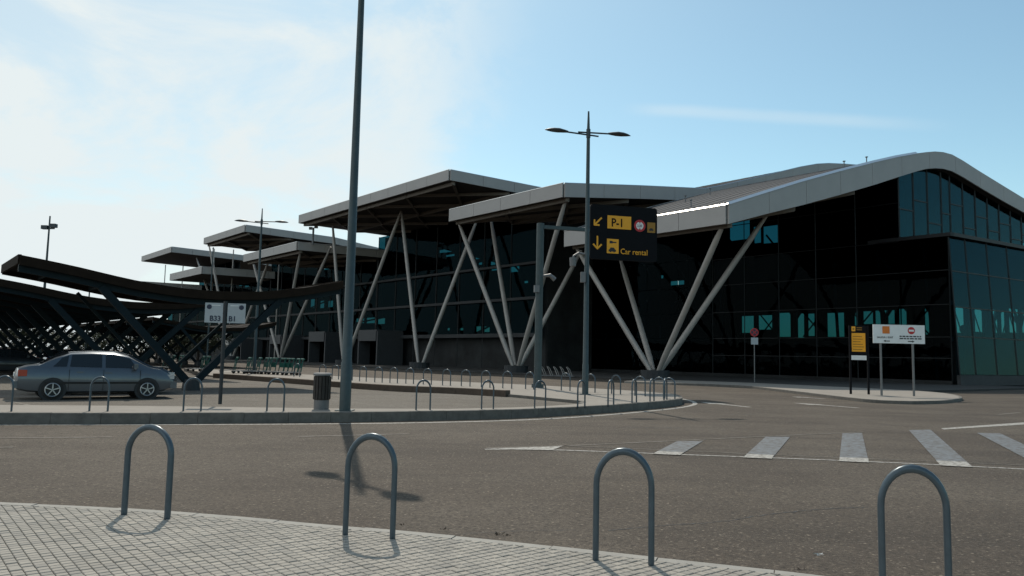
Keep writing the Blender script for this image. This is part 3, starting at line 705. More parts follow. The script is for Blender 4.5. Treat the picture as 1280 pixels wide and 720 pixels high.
# diagonal bracing and a few services seen dimly behind the dark glass
for k in range(9):
    u = tL + 2 + k * 5.0; mb = MB(); mb.tube([W(u, CD + .8, 4.3), W(u + 2.2, CD + .8, 6.8)], .07, 6); mb.tube([W(u + 2.2, CD + .8, 4.3), W(u, CD + .8, 6.8)], .07, 6); mb.build('brace', 'mullion', ter)
for k in range(4):
    mb = MB(); z = 8.2 + k * 1.9; mb.beam(W(tU + 2 + k, CD + 1.2, z), W(bt[1] - 2, CD + 1.2, z + .4), .1, .35); mb.build('service_duct', 'core_b', ter)
for k in range(12):
    u = tL + 1.5 + k * 4.4; mb = MB(); mb.tube([W(u, CD + .7, 0), W(u + .9, CD + .7, zl - .5 if u < tU else ztop_in - .5)], .16, 8); mb.build('inner_column', 'column', ter)
for k in range(7):
    u = tU + 1 + k * 4.6; mb = MB(); mb.tube([W(u, CD + .9, 10.2), W(u + 4.0, CD + .9, 15.2)], .10, 6); mb.build('brace', 'column', ter)
    mb = MB(); mb.tube([W(u + 4.0, CD + 1.0, 7.0), W(u, CD + 1.0, 11.0)], .08, 6); mb.build('brace', 'column', ter)
for z in (4.0, 7.2, 10.3):
    mb = MB(); mb.beam(W(tL + .3, CD + .9, z), W(bt[2] - .5, CD + .9, z), .9, .4); mb.build('floor_edge', 'core_b', ter)
mb = MB(); mb.slab([W(tL, CD - .02, -.05), W(bt[2], CD - .02, -.05), W(bt[2], CD - .02, .36), W(tL, CD - .02, .36)], .12); mb.build('plinth', 'core', ter)
# ---- light green end walls along MD
sU = 0.0
AU = Vector((U_up.x, U_up.y, 0)); AL = Vector((L_lo.x, L_lo.y, 0))
tn_ = Vector((MD.y, -MD.x, 0))
# height of the soffit above a point of the upper end wall
sU0 = (U_up.dot(ND) - H) / SIDE
ue = [0, 2.35, 4.7, 7.05, 8.6, 10.9, 13.2, 15.5, 17.8, 20.1, 22.4, 24.7, 27.0]
midz = [16.0, 17.1, 15.2, 16.4, 17.5, 15.4, 16.8, 15.6, 16.6, 15.2, 15.9, 15.0]
ztopu = lambda u: min(interp([(p[0], p[2]) for p in prof0], sU0 + u - 0.3), interp([(p[0], p[2]) for p in prof0], sU0 + u + 0.3)) + 0.1
for i, (a, b) in enumerate(zip(ue, ue[1:])):
    za, zb = ztopu(a), ztopu(b); mz = min(midz[i], min(za, zb) - .6)
    for (c0, c1, d0, d1) in ((zl + .1, zl + .1, mz, mz), (mz, mz, za, zb)):
        mb = MB(); q = [AU + MD * (a + .03) + Vector((0, 0, c0 + .03)), AU + MD * (b - .03) + Vector((0, 0, c1 + .03)), AU + MD * (b - .03) + Vector((0, 0, d1 - .03)), AU + MD * (a + .03) + Vector((0, 0, d0 - .03))]
        mb.slab(q, .03); mb.build('glass_pane', 'glass_blue', ter)
    mb = MB(); mb.beam(AU + MD * a + Vector((0, 0, zl)), AU + MD * a + Vector((0, 0, za)), .14, .12); mb.build('mullion', 'mullion', ter)
    mb = MB(); mb.beam(AU + MD * (a + .05) + Vector((0, 0, mz)), AU + MD * (b - .05) + Vector((0, 0, mz)), .12, .1); mb.build('transom', 'mullion', ter)
# inner wall behind the upper end glazing, leaving a lit corner with steelwork
off = -tn_ * 2.2
for a, b, zlo in ((0.0, 7.4, 13.0), (10.4, 27.0, 13.0)):
    mb = MB(); mb.add([AU + off + MD * a + Vector((0, 0, zlo)), AU + off + MD * b + Vector((0, 0, zlo)), AU + off + MD * b + Vector((0, 0, ztopu(b) if a > 5 else ztopu(b) - .3)), AU + off + MD * a + Vector((0, 0, ztopu(a) - .3))], [(0, 1, 2, 3)]); mb.build('inner_wall', 'core', ter)
for k in range(6):
    u = 8.0 + k * 2.4; mb = MB(); mb.tube([AU - tn_ * .9 + MD * u + Vector((0, 0, zl)), AU - tn_ * .9 + MD * u + Vector((0, 0, min(ztopu(u) - .4, 17.6)))], .09, 6); mb.build('steel_post', 'mullion', ter)
for z in (14.3, 15.6, 17.0):
    mb = MB(); mb.beam(AU - tn_ * .9 + MD * 7.6 + Vector((0, 0, z)), AU - tn_ * .9 + MD * 19 + Vector((0, 0, z)), .15, .22); mb.build('steel_rail', 'mullion', ter)
# terrace slab over the lower block
ln_ = 30.0
mb = MB(); q = [AL + tn_ * .35 - DD * 0.0, AL + MD * ln_ + tn_ * .35, AU + MD * ln_ - tn_ * 1, AU - tn_ * 1 + DD * 0]
mb.prism([p.xy for p in [W(tL - .3, CD - .3), AL + tn_ * .4 + MD * .2, AL + tn_ * .4 + MD * ln_, AU + MD * ln_ - tn_ * 2.5, AU + DD * 3, W(tU + 1.5, CD - .3)]], zl - .32, zl); mb.build('terrace_slab', 'mullion', ter)
# lower end wall
slant = lambda z: tn_ * 0.05 * (zl - z)
lu = [0, 2.6, 6.2, 9.8, 13.4, 17.0, 20.6, 24.2, 27.8]
lz = [0.9, 4.2, 6.75, 9.9, zl - .33]
for a, b in zip(lu, lu[1:]):
    for c, d in zip(lz, lz[1:]):
        Q = lambda u, z: AL + MD * u + slant(z) + Vector((0, 0, z))
        mb = MB(); mb.slab([Q(a + .03, c + .03), Q(b - .03, c + .03), Q(b - .03, d - .03), Q(a + .03, d - .03)], .03); mb.build('glass_pane', 'glass_green', ter)
    mb = MB(); mb.beam(Q(a, .9) , Q(a, zl - .3), .1, .1); mb.build('mullion', 'mullion', ter)
for z in lz[1:-1]:
    mb = MB(); mb.beam(Q(0, z), Q(27.8, z), .1, .09); mb.build('transom', 'mullion', ter)
mb = MB(); mb.slab([Q(-.2, 0), Q(27.8, 0), Q(27.8, .88), Q(-.2, .88)], .3); mb.build('plinth', 'core_b', ter)
LW = AL - tn_ * 1.8
def lholes(rects):
    o = []
    for x0, x1, y0, y1 in rects:
        f_ = lambda px, py: PV(px, py, LW, MD)
        a, b = f_(x0, (y0 + y1) / 2), f_(x1, (y0 + y1) / 2); p, q = f_((x0 + x1) / 2, y0), f_((x0 + x1) / 2, y1)
        o.append(((a - LW).xy.dot(MD.xy), (b - LW).xy.dot(MD.xy), q.z, p.z))
    return o
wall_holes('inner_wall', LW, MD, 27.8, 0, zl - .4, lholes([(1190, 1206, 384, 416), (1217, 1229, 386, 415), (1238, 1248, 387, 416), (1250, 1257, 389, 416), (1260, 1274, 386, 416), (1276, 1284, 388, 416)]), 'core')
for k in range(5):
    u = 0.6 + k * 3.2; mb = MB(); A_ = AL - tn_ * .9 + MD * u; mb.tube([A_ + Vector((0, 0, 4.2)), A_ + MD * 1.4 + Vector((0, 0, 6.8))], .06, 6); mb.build('brace', 'mullion', ter)
    mb = MB(); A_ = AL - tn_ * .9 + MD * (u + 1.6); mb.tube([A_ + Vector((0, 0, 6.8)), A_ + MD * 1.4 + Vector((0, 0, 4.2))], .06, 6); mb.build('brace', 'mullion', ter)
# branching columns of the far side, seen through the strip of windows
for px in (995, 1064, 1108, 1168, 1242, 1275):
    P = PC(px, 440, 96) if px < 1185 else PV(px, 440, LW - tn_ * 14, MD); P.z = 0; mb = MB(); hgt = 7.6
    mb.tube([P, P + Vector((0, 0, hgt))], .34, 8)
    for k in range(4):
        a = k * math.pi / 2 + .6; mb.tube([P + Vector((0, 0, hgt - .1)), P + Vector((math.cos(a) * 3.4, math.sin(a) * 3.4, hgt + 4.6))], [.22, .14], 6)
    mb.build('branching_column', 'mullion', ter)
# ---- dark front of the farther bays
CF = 62.5; CFi = 63.7
left_rects = [(549, 558, 312, 316), (556, 570, 309, 315), (557, 569, 318, 322), (572, 577, 308, 312), (592, 602, 308, 324), (604, 611, 310, 324), (612, 623, 315, 322), (613, 624, 323, 331), (598, 604, 328, 331), (614, 626, 334, 338), (637, 650, 333, 340), (655, 661, 351, 354), (388, 394, 374, 385), (400, 406, 376, 385), (410, 417, 376, 384), (445, 456, 398, 404), (458, 470, 397, 404), (472, 482, 398, 405), (559, 563, 410, 413), (575, 580, 410, 413), (595, 602, 408, 415), (605, 613, 408, 415), (306, 312, 352, 359), (323, 338, 352, 358)]
lh = rowholes(left_rects, CFi)
s_f = (CF - H) / SIDE
for a, b, p in mods[2:]:
    zz = interp([(q[0], q[2]) for q in p], s_f) - .15
    hh = [(h[0] - a, h[1] - a, h[2], h[3]) for h in lh]
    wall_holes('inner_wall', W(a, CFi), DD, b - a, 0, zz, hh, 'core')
    panes(W(a, CF), DD, frange(0, b - a, 5.5), lambda u: [4.6, 9.0, 13.4, zz] , 'glass_dark')
    grid_mullions(W(a, CF - .05), DD, frange(0, b - a, 5.5), [0.2, 4.6, 9.0, 13.4, zz], wd=.12)
mb = MB(); mb.slab([W(bt[2], CFi, 0), W(bt[2], C_in + .2, 0), W(bt[2], C_in + .2, 20), W(bt[2], CFi, 20)], .3); mb.build('inner_wall', 'core', ter)
for (xa, ya), (xb, yb) in (((548, 309), (630, 330)), ((552, 323), (632, 312)), ((590, 305), (596, 334)), ((606, 305), (603, 336)), ((614, 306), (622, 336)), ((568, 304), (574, 330)), ((630, 318), (655, 345)), ((444, 404), (484, 396)), ((594, 417), (615, 406)), ((386, 386), (418, 372))):
    mb = MB(); mb.tube([PC(xa, ya, CFi - .5), PC(xb, yb, CFi - .5)], .13, 6); mb.build('brace', 'mullion', ter)
# bands and ledges on the far front
for z, dz in ((4.4, .5), (9.0, .35), (13.4, .3)):
    mb = MB(); mb.beam(W(bt[2], CF - .3, z), W(bt[7] + 20, CF - .3, z), .5, dz); mb.build('facade_band', 'core_b', ter)
# entrance portals
for x0, x1, y0, y1 in ((385, 405, 416, 456), (447, 470, 414, 459), (336, 350, 420, 455), (286, 300, 424, 454)):
    cP = 58.0; a, b = PC(x0, y1, cP), PC(x1, y1, cP); ztop = PC((x0 + x1) / 2, y0, cP).z; ta_, tb2 = b.dot(DD), a.dot(DD)
    pt = thing('entrance_portal', 'x', 'x', W((ta_ + tb2) / 2, cP, 0)); del pt['label']; del pt['category']; pt.parent = ter
    hw = (tb2 - ta_) / 2; 
    def q_(t, c, z): return DD * t + ND * c + Vector((0, 0, z))
    for sgn in (-1, 1):
        mb = MB(); mb.slab([q_(sgn * hw, 0, 0), q_(sgn * hw, CF - cP, 0), q_(sgn * hw, CF - cP, ztop), q_(sgn * hw, 0, ztop)], .35); mb.build('side_panel', 'portal', pt)
    mb = MB(); mb.slab([q_(-hw + .2, -.02, ztop - 1.5), q_(hw - .2, -.02, ztop - 1.5), q_(hw - .2, -.02, ztop), q_(-hw + .2, -.02, ztop)], .2); mb.build('header', 'portal', pt)
    mb = MB(); mb.slab([q_(-hw, -.1, ztop + .1), q_(hw, -.1, ztop + .1), q_(hw, CF - cP, ztop + .1), q_(-hw, CF - cP, ztop + .1)], .2); mb.build('roof', 'portal', pt)
    mb = MB(); mb.slab([q_(-hw + .2, 2, 0.05), q_(-.05, 2, .05), q_(-.05, 2, ztop - 1.6), q_(-hw + .2, 2, ztop - 1.6)], .06); mb.build('door', 'glass_dark', pt)
    mb = MB(); mb.slab([q_(.05, 2, 0.05), q_(hw - .2, 2, .05), q_(hw - .2, 2, ztop - 1.6), q_(.05, 2, ztop - 1.6)], .06); mb.build('door', 'glass_dark', pt)
# platform in front of the terminal
pf = MB(); a, b = tL - 6, bt[7] + 40
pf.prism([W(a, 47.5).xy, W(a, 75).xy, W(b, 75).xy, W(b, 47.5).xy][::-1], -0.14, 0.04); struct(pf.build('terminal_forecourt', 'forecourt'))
# mast with cameras on the low roof
P = PC(391, 303, 50.5); mb = MB(); mb.tube([P - Vector((0, 0, .4)), P + Vector((0, 0, 2.3))], .16, 8)
for k in (-1, 1):
    mb.beam(P + Vector((0, 0, 2.2)), P + DD * k * .9 + Vector((0, 0, 2.35)), .1, .1); mb.box(P + DD * k * .95 + Vector((0, 0, 2.3)), (.5, .35, .4))
tag(mb.build('camera_mast', 'galv'), 'short grey mast with two camera heads on the low far roof', 'mast')
ORD = ['first', 'second', 'third', 'fourth', 'fifth', 'sixth', 'seventh', 'eighth', 'ninth', 'tenth', 'eleventh', 'twelfth', 'thirteenth', 'fourteenth', 'fifteenth', 'sixteenth', 'seventeenth', 'eighteenth', 'nineteenth', 'twentieth']
# ================================================================== HOOPS
def hoop_mesh(h=0.80, wd=0.48, r=0.027):
    R = wd / 2; pts = [(-R, 0, -.05), (-R, 0, .02), (-R, 0, h * .4), (-R, 0, h - R - r)]
    for k in range(1, 16): a = math.pi - math.pi * k / 16; pts.append((math.cos(a) * R, 0, h - R - r + math.sin(a) * R))
    pts += [(R, 0, h - R - r), (R, 0, h * .4), (R, 0, .02), (R, 0, -.05)]
    mb = MB(); mb.tube(pts, r, 14); me = mb.mesh('hoop_barrier')
    me.materials.append(MATS['hoop'])
    for p in me.polygons: p.use_smooth = True
    return me
HM = hoop_mesh()
near_hoops = [((155, 643), (209, 648.5), 530, 'hoop barrier on the tiles whose shadow slants away from the lamp shadow'),
              ((431.5, 668.5), (490.5, 673), 541, 'hoop barrier on the tiled pavement overlapping the lamp shadow on the road'),
              ((744.5, 700), (814, 706.5), 559.5, 'hoop barrier on the tiled pavement near the long crack in the road'),
              ((1103.5, 739.5), (1186.5, 747.5), 581, 'hoop barrier at the tiled corner in front of the painted hatching')]
def place_hoop(a, b, label, group, z=ZP, htop=None):
    A, B_ = G(*a, z), G(*b, z); mid = (A + B_) / 2; d = B_ - A
    o = link('hoop_barrier', HM, None, Vector((mid.x, mid.y, z))); o.rotation_euler = (0, 0, math.atan2(d.y, d.x))
    wd = d.length; sx = min(1.3, max(0.75, wd / 0.48)); o.scale = (sx, sx ** .3, 1)
    if htop:
        r = ray((a[0] + b[0]) / 2 + 4, htop); k = (mid.xy.length) / r.xy.length; zz = CAM.z + r.z * k; o.scale.z = max(.85, min(1.25, (zz - z) / .80))
    return tag(o, label, 'hoop barrier', group)
for a, b, t, lab in near_hoops: place_hoop(a, b, 'blue grey steel ' + lab, 'hoop barriers on the tiled pavement', ZP, t)
fr_lab = 'grey steel hoop barrier on the long kerb in front of the shaded car park'
for a, b, lab in (((-8, 514.2), (14, 514.4), 'grey steel hoop barrier on the kerb behind the bumper of the silver car'),
             ((111.5, 514), (134.5, 514.2), 'grey steel hoop barrier on the kerb in front of the doors of the silver car'),
             ((229, 514), (251, 514), 'grey steel hoop barrier on the kerb beside the two square bay signs'),
             ((333.5, 513.6), (354.5, 513.6), 'grey steel hoop barrier on the kerb between bay signs and litter bin'),
             ((520, 512.4), (537.5, 512.2), 'grey steel hoop barrier on the kerb right after the tall lamp post'),
             ((602, 511.4), (616.5, 511.2), 'grey steel hoop barrier on the kerb by the end of the low brown wall')):
    place_hoop(a, b, lab, 'hoop barriers on the long kerb')
tip = [((669, 510.6), (681, 510.4)), ((722, 508.6), (731, 508.0)), ((760, 506.4), (767, 505.8)), ((790, 504), (795.5, 503.4)), ((812.5, 502), (817.5, 501.4)), ((830, 500.4), (833.5, 499.6))]
for k, (a, b) in enumerate(tip): place_hoop(a, b, 'grey steel hoop barrier on the road side of the island, %s from its rounded tip' % ORD[5 - k], 'hoop barriers around the island tip')
rear = [(371, 470.8), (403, 473), (419, 474), (436, 475.2), (453.5, 476.6), (473, 477.8), (492, 478.8), (512, 479.6), (534, 480.6), (558, 481.8), (582, 482.8), (607, 484.2), (634, 485.6), (662, 486.6), (707, 488.4), (738, 490.4), (770, 492.6), (800, 495), (824, 497.2), (836.5, 498.4)]
for k, (x, y) in enumerate(rear):
    P = G(x, y, ZP); o = link('hoop_barrier', HM, None, Vector((P.x, P.y, ZP))); o.rotation_euler = (0, 0, math.atan2(DD.y, DD.x) + (0.35 if x < 650 else 0.1) + random.gauss(0, .05))
    tag(o, 'grey steel hoop barrier on the terminal side of the island, %s from its rounded tip' % ORD[19 - k], 'hoop barrier', 'hoop barriers on the terminal side')
# ================================================================== LAMPS
LD = Vector((math.cos(.26), math.sin(.26), 0))
def lamp(P, label, hgt, arm_dir, r0=0.115, arm=1.45, hl_=0.9, extra=None):
    t = thing('street_lamp', label, 'street lamp', P, 0, 'double armed street lamps')
    mb = MB(); mb.tube([(0, 0, 0), (0, 0, 1.2), (0, 0, 1.22), (0, 0, hgt - 1.0), (0, 0, hgt)], [r0 * 1.12, r0 * 1.12, r0, r0 * .62, r0 * .3], 14); mb.build('pole', 'pole', t, True)
    mb = MB(); mb.box((0, 0, .012), (.42, .42, .024)); mb.build('base_plate', 'pole', t)
    zc = hgt - 0.95; a = arm_dir.normalized(); sd_ = Vector((-a.y, a.x, 0))
    for sg in (-1, 1):
        mb = MB(); mb.tube([a * -sg * .45 + Vector((0, 0, zc - .03 + sg * .05)), a * sg * arm + Vector((0, 0, zc + .03 + sg * .05))], .035, 8); mb.build('arm', 'lamp_head', t, True)
        mb = MB(); pts = []; secs = [(0, .07, .05), (.15, .14, .07), (.4, .21, .10), (.65, .20, .09), (.85, .12, .06), (1, .02, .015)]; n = 12
        for k, wd, ht in secs:
            c = a * sg * (arm - .08 + k * hl_) + Vector((0, 0, zc + .03 + sg * .05 + .015 * math.sin(k * 3)))
            pts += [c + sd_ * wd * math.cos(q * 2 * math.pi / n) + Vector((0, 0, ht * math.sin(q * 2 * math.pi / n) * (1 if math.sin(q * 2 * math.pi / n) > 0 else .55))) for q in range(n)]
        fs = [(i * n + q, i * n + (q + 1) % n, (i + 1) * n + (q + 1) % n, (i + 1) * n + q) for i in range(len(secs) - 1) for q in range(n)] + [tuple(range(n))[::-1], tuple(range((len(secs) - 1) * n, len(secs) * n))]
        mb.add(pts, fs); h_ = mb.build('lamp_head', 'lamp_head', t, True)
    mb = MB(); mb.tube([(0, 0, zc - .18), (0, 0, zc + .18)], r0 * .8, 10); mb.build('collar', 'lamp_head', t)
    return t
lamp(G(431, 513.4, ZP), 'tall lamp post standing on the kerb beside the litter bin', 12.5, DD, 0.125, .72, .78)
l2 = lamp(G(731.5, 493, ZP), 'tall double headed lamp post standing beside the black direction sign', 11.75, LD, 0.115, .98, 1.0)
mb = MB(); mb.box((-.16, -.12, 4.75), (.2, .2, .42)); mb.build('junction_box', 'galv', l2)
mb = MB(); mb.tube([(0, 0, 5.7), (-.35, -.1, 5.75), (-.55, -.12, 5.62), (-.58, -.12, 5.5)], .05, 8); mb.tube([(-.58, -.12, 5.55), (-.58, -.12, 5.2)], [.15, .13], 10); mb.build('camera_dome', 'galv', l2, True)
P3 = G(317, 460, ZP); k3 = 52.0 / P3.y; P3 = Vector((PV(318, 455, Vector((0, 52, 0)), X0).x, 52, ZP))
lamp(P3, 'distant double headed lamp post in front of the stepped far roofs', 11.3, LD, .1, .95, .9)
# floodlight mast far left
P4 = PV(58, 330, Vector((0, 85, 0)), X0); top4 = PV(62, 270, Vector((0, 85, 0)), X0).z
t = thing('floodlight_mast', 'tall thin floodlight mast rising behind the car park shades', 'mast', (P4.x, 85, 0))
mb = MB(); mb.tube([(0, 0, 0), (0, 0, top4)], [.2, .08], 8); mb.build('pole', 'pole', t)
for sg in (-1, 1):
    mb = MB(); mb.box((sg * .45, 0, top4 - 1.2 + sg * .1), (.7, .5, .42)); mb.build('floodlight', 'lamp_head', t)
mb = MB(); mb.beam((-.6, 0, top4 - 1.45), (.6, 0, top4 - 1.4), .15, .15); mb.build('crossbar', 'lamp_head', t)
for px, py, d_, lab in ((266.5, 311, 70, 'thin grey pole in front of the lower far roof'), (112, 362, 62, 'short thin pole just above the car park shades')):
    Pm = PV(px, py, Vector((0, d_, 0)), X0); mb = MB(); mb.tube([(Pm.x, d_, 0), (Pm.x, d_, Pm.z)], [.09, .05], 8); mb.tube([(Pm.x, d_, Pm.z), (Pm.x, d_, Pm.z + .15)], [.09, .03], 8)
    tag(mb.build('thin_pole', 'pole'), lab, 'pole')
# ================================================================== GANTRY SIGN
GP = G(672, 484.5, ZP)
GD = Vector((math.cos(.25), math.sin(.25), 0))
t = thing('gantry_sign', 'black overhead direction sign with yellow arrows reading P-1 and Car rental', 'sign', GP, .25)
gtop = PV(672, 279, GP, GD).z - ZP
mb = MB(); mb.tube([(0, 0, 0), (0, 0, gtop)], .185, 16); mb.build('post', 'pole', t, True)
mb = MB(); mb.tube([(0, 0, 0), (0, 0, .18)], .30, 16); mb.build('base_collar', 'pole', t, True)
def gl(px, py): P = PV(px, py, GP, GD); return ((P - GP).xy.dot(GD.xy), P.z - ZP)
xl, zt_ = gl(737.5, 255); xr, _ = gl(820.5, 262); _, zb_ = gl(738, 323.5)
mb = MB(); ya = gl(700, 290)[1]; mb.box(((xl) / 2 + .3, .02, gl(700, 285)[1]), (xl + .9, .16, .17)); mb.build('arm', 'pole', t)
mb = MB(); mb.box((-.18, -.14, gl(672, 350)[1] - .45), (.24, .2, .34)); mb.build('junction_box', 'galv', t)
mb = MB(); mb.tube([(.1, -.1, gl(672, 345)[1]), (.5, -.1, gl(672, 345)[1] + .05), (.75, -.1, gl(672, 345)[1] - .15)], [.05, .1, .12], 8); mb.build('loudspeaker', 'galv', t)
wS, hS = xr - xl, zt_ - zb_
sg_ = MB(); rc = .14; poly = []
for cx_, cz_, a0 in ((xr - rc, zt_ - rc, 0), (xl + rc, zt_ - rc, 90), (xl + rc, zb_ + rc, 180), (xr - rc, zb_ + rc, 270)):
    for k in range(5): a = math.radians(a0 + k * 22.5); poly.append((cx_ + rc * math.cos(a), cz_ + rc * math.sin(a)))
n = len(poly); sg_.add([(x, -.09, z) for x, z in poly] + [(x, .09, z) for x, z in poly], [tuple(range(n)), tuple(range(2 * n - 1, n - 1, -1))] + [(i, (i + 1) % n, n + (i + 1) % n, n + i) for i in range(n)])
panel = sg_.build('sign_panel', 'sign_black', t)
def flat(name, pts, m, parent, y, th=.006):
    n = len(pts); mb = MB(); mb.add([(x, y, z) for x, z in pts] + [(x, y + th, z) for x, z in pts], [tuple(range(n)), tuple(range(2 * n - 1, n - 1, -1))] + [(i, (i + 1) % n, n + (i + 1) % n, n + i) for i in range(n)])
    return mb.build(name, m, parent)
def rect(x0, x1, z0, z1): return [(x0, z0), (x1, z0), (x1, z1), (x0, z1)]
def disc(cx_, cz_, r, n=28, sx=1): return [(cx_ + r * sx * math.cos(2 * math.pi * k / n), cz_ + r * math.sin(2 * math.pi * k / n)) for k in range(n)]
def sx_(f): return xl + f * wS
def sz_(f): return zt_ - f * hS
def arrow_pts(cx_, cz_, L_, th, ang):
    'arrow pointing along ang, drawn as shaft and two barbs'
    u = Vector((math.cos(ang), math.sin(ang))); v = Vector((-u.y, u.x)); o = []
    c = Vector((cx_, cz_)); tip_ = c + u * L_ / 2
    bars = [(c - u * L_ / 2, tip_ - u * th * .4)]
    for s in (-1, 1):
        d = (-u + v * s).normalized(); bars.append((tip_ + (u - v * s).normalized() * 0, tip_ + d * L_ * .52))
    return [(a, b) for a, b in bars]
def draw_arrow(cx_, cz_, L_, th, ang, m, parent, y):
    mb = MB()
    for i, (a, b) in enumerate(arrow_pts(cx_, cz_, L_, th, ang)):
        d = (b - a).normalized(); s = Vector((-d.y, d.x)) * th / 2; a = a - d * th * .3; yy = y - i * .002
        q = [a + s, a - s, b - s, b + s]; mb.add([(p.x, yy, p.y) for p in q] + [(p.x, yy + .006, p.y) for p in q], [(0, 1, 2, 3), (7, 6, 5, 4), (0, 4, 5, 1), (1, 5, 6, 2), (2, 6, 7, 3), (3, 7, 4, 0)])
    return mb.build('arrow', m, parent)
Y0 = -.10
draw_arrow(sx_(.11), sz_(.315), .52, .085, math.radians(-135), 'sign_yellow', panel, Y0)
draw_arrow(sx_(.105), sz_(.70), .62, .085, math.radians(-90), 'sign_yellow', panel, Y0)
yp = flat('yellow_plate', rect(sx_(.25), sx_(.605), sz_(.43), sz_(.19)), 'sign_yellow', panel, Y0)
put_text('P-1', .60, 'sign_black', panel, sx_(.305), sz_(.39), Y0 - .012, .014, .86)
flat('limit_ring', disc(sx_(.735), sz_(.345), .31), 'sign_red', panel, Y0)
flat('limit_disc', disc(sx_(.735), sz_(.345), .20), 'white', panel, Y0 - .008)
put_text('2,20', .17, 'ink_blue', panel, sx_(.735) - .15, sz_(.345) - .06, Y0 - .016, 0, .9)
for s in (-1, 1):
    zc_ = sz_(.345) + s * .22; flat('limit_wedge', [(sx_(.735) - .08, zc_ + s * .05), (sx_(.735) + .08, zc_ + s * .05), (sx_(.735), zc_ - s * .12)], 'sign_red', panel, Y0 - .014)
flat('amber_plate', rect(sx_(.85), sx_(.97), sz_(.46), sz_(.27)), 'sign_amber', panel, Y0)
def carpts(x, z, k): return [(x + a * k, z + b * k) for a, b in ((0, 0), (0, .22), (.12, .26), (.28, .5), (.72, .5), (.88, .26), (1, .22), (1, 0), (.82, -.0), (.82, -.1), (.66, -.1), (.66, 0), (.34, 0), (.34, -.1), (.18, -.1), (.18, 0))]
flat('car_symbol', carpts(sx_(.875), sz_(.42), .24), 'ink', panel, Y0 - .008)
flat('yellow_plate', rect(sx_(.245), sx_(.42), sz_(.885), sz_(.62)), 'sign_yellow', panel, Y0)
flat('car_symbol', carpts(sx_(.27), sz_(.85), .40), 'ink', panel, Y0 - .008)
kx, kz = sx_(.285), sz_(.685)
flat('key_symbol', [(kx, kz - .05), (kx + .16, kz - .05), (kx + .16, kz - .02), (kx + .36, kz - .02), (kx + .36, kz + .04), (kx + .16, kz + .04), (kx + .16, kz + .08), (kx, kz + .08)], 'ink', panel, Y0 - .008)
put_text('Car rental', .40, 'sign_yellow', panel, sx_(.445), sz_(.885), Y0 - .004, .006, .9)
# ================================================================== BAY SIGN  B33 | B1
BPp = G(275, 505.2, ZP); 
t = thing('bay_sign', 'two small square grey signs B33 and B1 on one dark post', 'sign', BPp, 0.16)
zt2 = PV(275, 378, BPp, X0).z - ZP; sc = BPp.y / FPX
mb = MB(); mb.tube([(0, 0, 0), (0, 0, zt2 + .03)], .05, 12); mb.build('post', 'dark_metal', t, True)
for sg, txt, x0 in ((-1, 'B33', -.52), (1, 'B1', .07)):
    wd = .47; p = flat('sign_plate', rect(x0, x0 + wd, zt2 - .56, zt2 - .02), 'sign_grey', t, -.03, .02)
    flat('round_mark', disc(x0 + (.11 if sg < 0 else wd - .11), zt2 - .13, .065), 'ink_blue', p, -.036)
    flat('sign_bar', rect(x0 + .17 if sg < 0 else x0 + .07, x0 + .40 if sg < 0 else x0 + .28, zt2 - .095, zt2 - .075), 'sign_white', p, -.036)
    put_text(txt, .20, 'ink_blue', p, x0 + (.13 if sg < 0 else .035), zt2 - .51, -.036, .02, .95)
    mb = MB(); mb.box((x0 + wd / 2 + (.05 if sg < 0 else -.05), .0, zt2 - .3), (wd + .1, .03, .05)); mb.build('bracket', 'dark_metal', t)
# ================================================================== LITTER BIN
LB = G(401.5, 511.6, ZP)
t = thing('litter_bin', 'dark slatted litter bin on a short pedestal beside the tall lamp post', 'bin', LB)
mb = MB(); mb.tube([(0, 0, 0), (0, 0, .26)], .19, 14); mb.build('pedestal', 'galv', t, True)
mb = MB(); mb.tube([(0, 0, .24), (0, 0, .86)], .195, 20); mb.build('drum', 'bin', t, True)
for k in range(16):
    a = k * math.pi / 8; mb = MB(); mb.box((math.cos(a) * .208, math.sin(a) * .208, .55), (.022, .062, .58), Matrix.Rotation(a, 3, 'Z')); mb.build('slat', 'bin', t)
mb = MB(); mb.tube([(0, 0, .86), (0, 0, .90), (0, 0, .93)], [.235, .235, .20], 20); mb.build('rim', 'galv', t, True)
# ================================================================== ROAD SIGNS ON THE ISLAND
SP = [G(1103.5, 494.5, ZI), G(1142.5, 495.2, ZI)]
dv = (SP[1] - SP[0]); az = math.atan2(dv.y, dv.x); mid = (SP[0] + SP[1]) / 2
t = thing('exit_sign', 'white board with an orange square and a no entry disc on two posts', 'sign', mid, 0.0)
hsp = dv.length / 2; hsp = abs(dv.x) / 2
x0s = PV(1091, 415, mid, X0).x - mid.x; x1s = PV(1155.5, 415, mid, X0).x - mid.x; z1s = PV(1120, 406, mid, X0).z - ZI; z0s = PV(1120, 429.3, mid, X0).z - ZI
for sg in (-1, 1):
    mb = MB(); mb.tube([(sg * hsp, .06, 0), (sg * hsp, .06, z1s - .1)], .055, 10); mb.build('post', 'galv', t, True)
p = flat('board', rect(x0s, x1s, z0s, z1s), 'sign_white', t, -.03, .05); ws, hs = x1s - x0s, z1s - z0s
fx = lambda f: x0s + f * ws
fz = lambda f: z1s - f * hs
flat('orange_square', rect(fx(.18), fx(.32), fz(.48), fz(.09)), 'sign_orange', p, -.04)
flat('no_entry_disc', disc(fx(.74), fz(.30), .185), 'sign_red', p, -.04); flat('no_entry_bar', rect(fx(.69), fx(.79), fz(.35), fz(.25)), 'white', p, -.048)
put_text('SALIDA / EXIT', .135, 'ink', p, fx(.07), fz(.73), -.04)
random.seed(3)
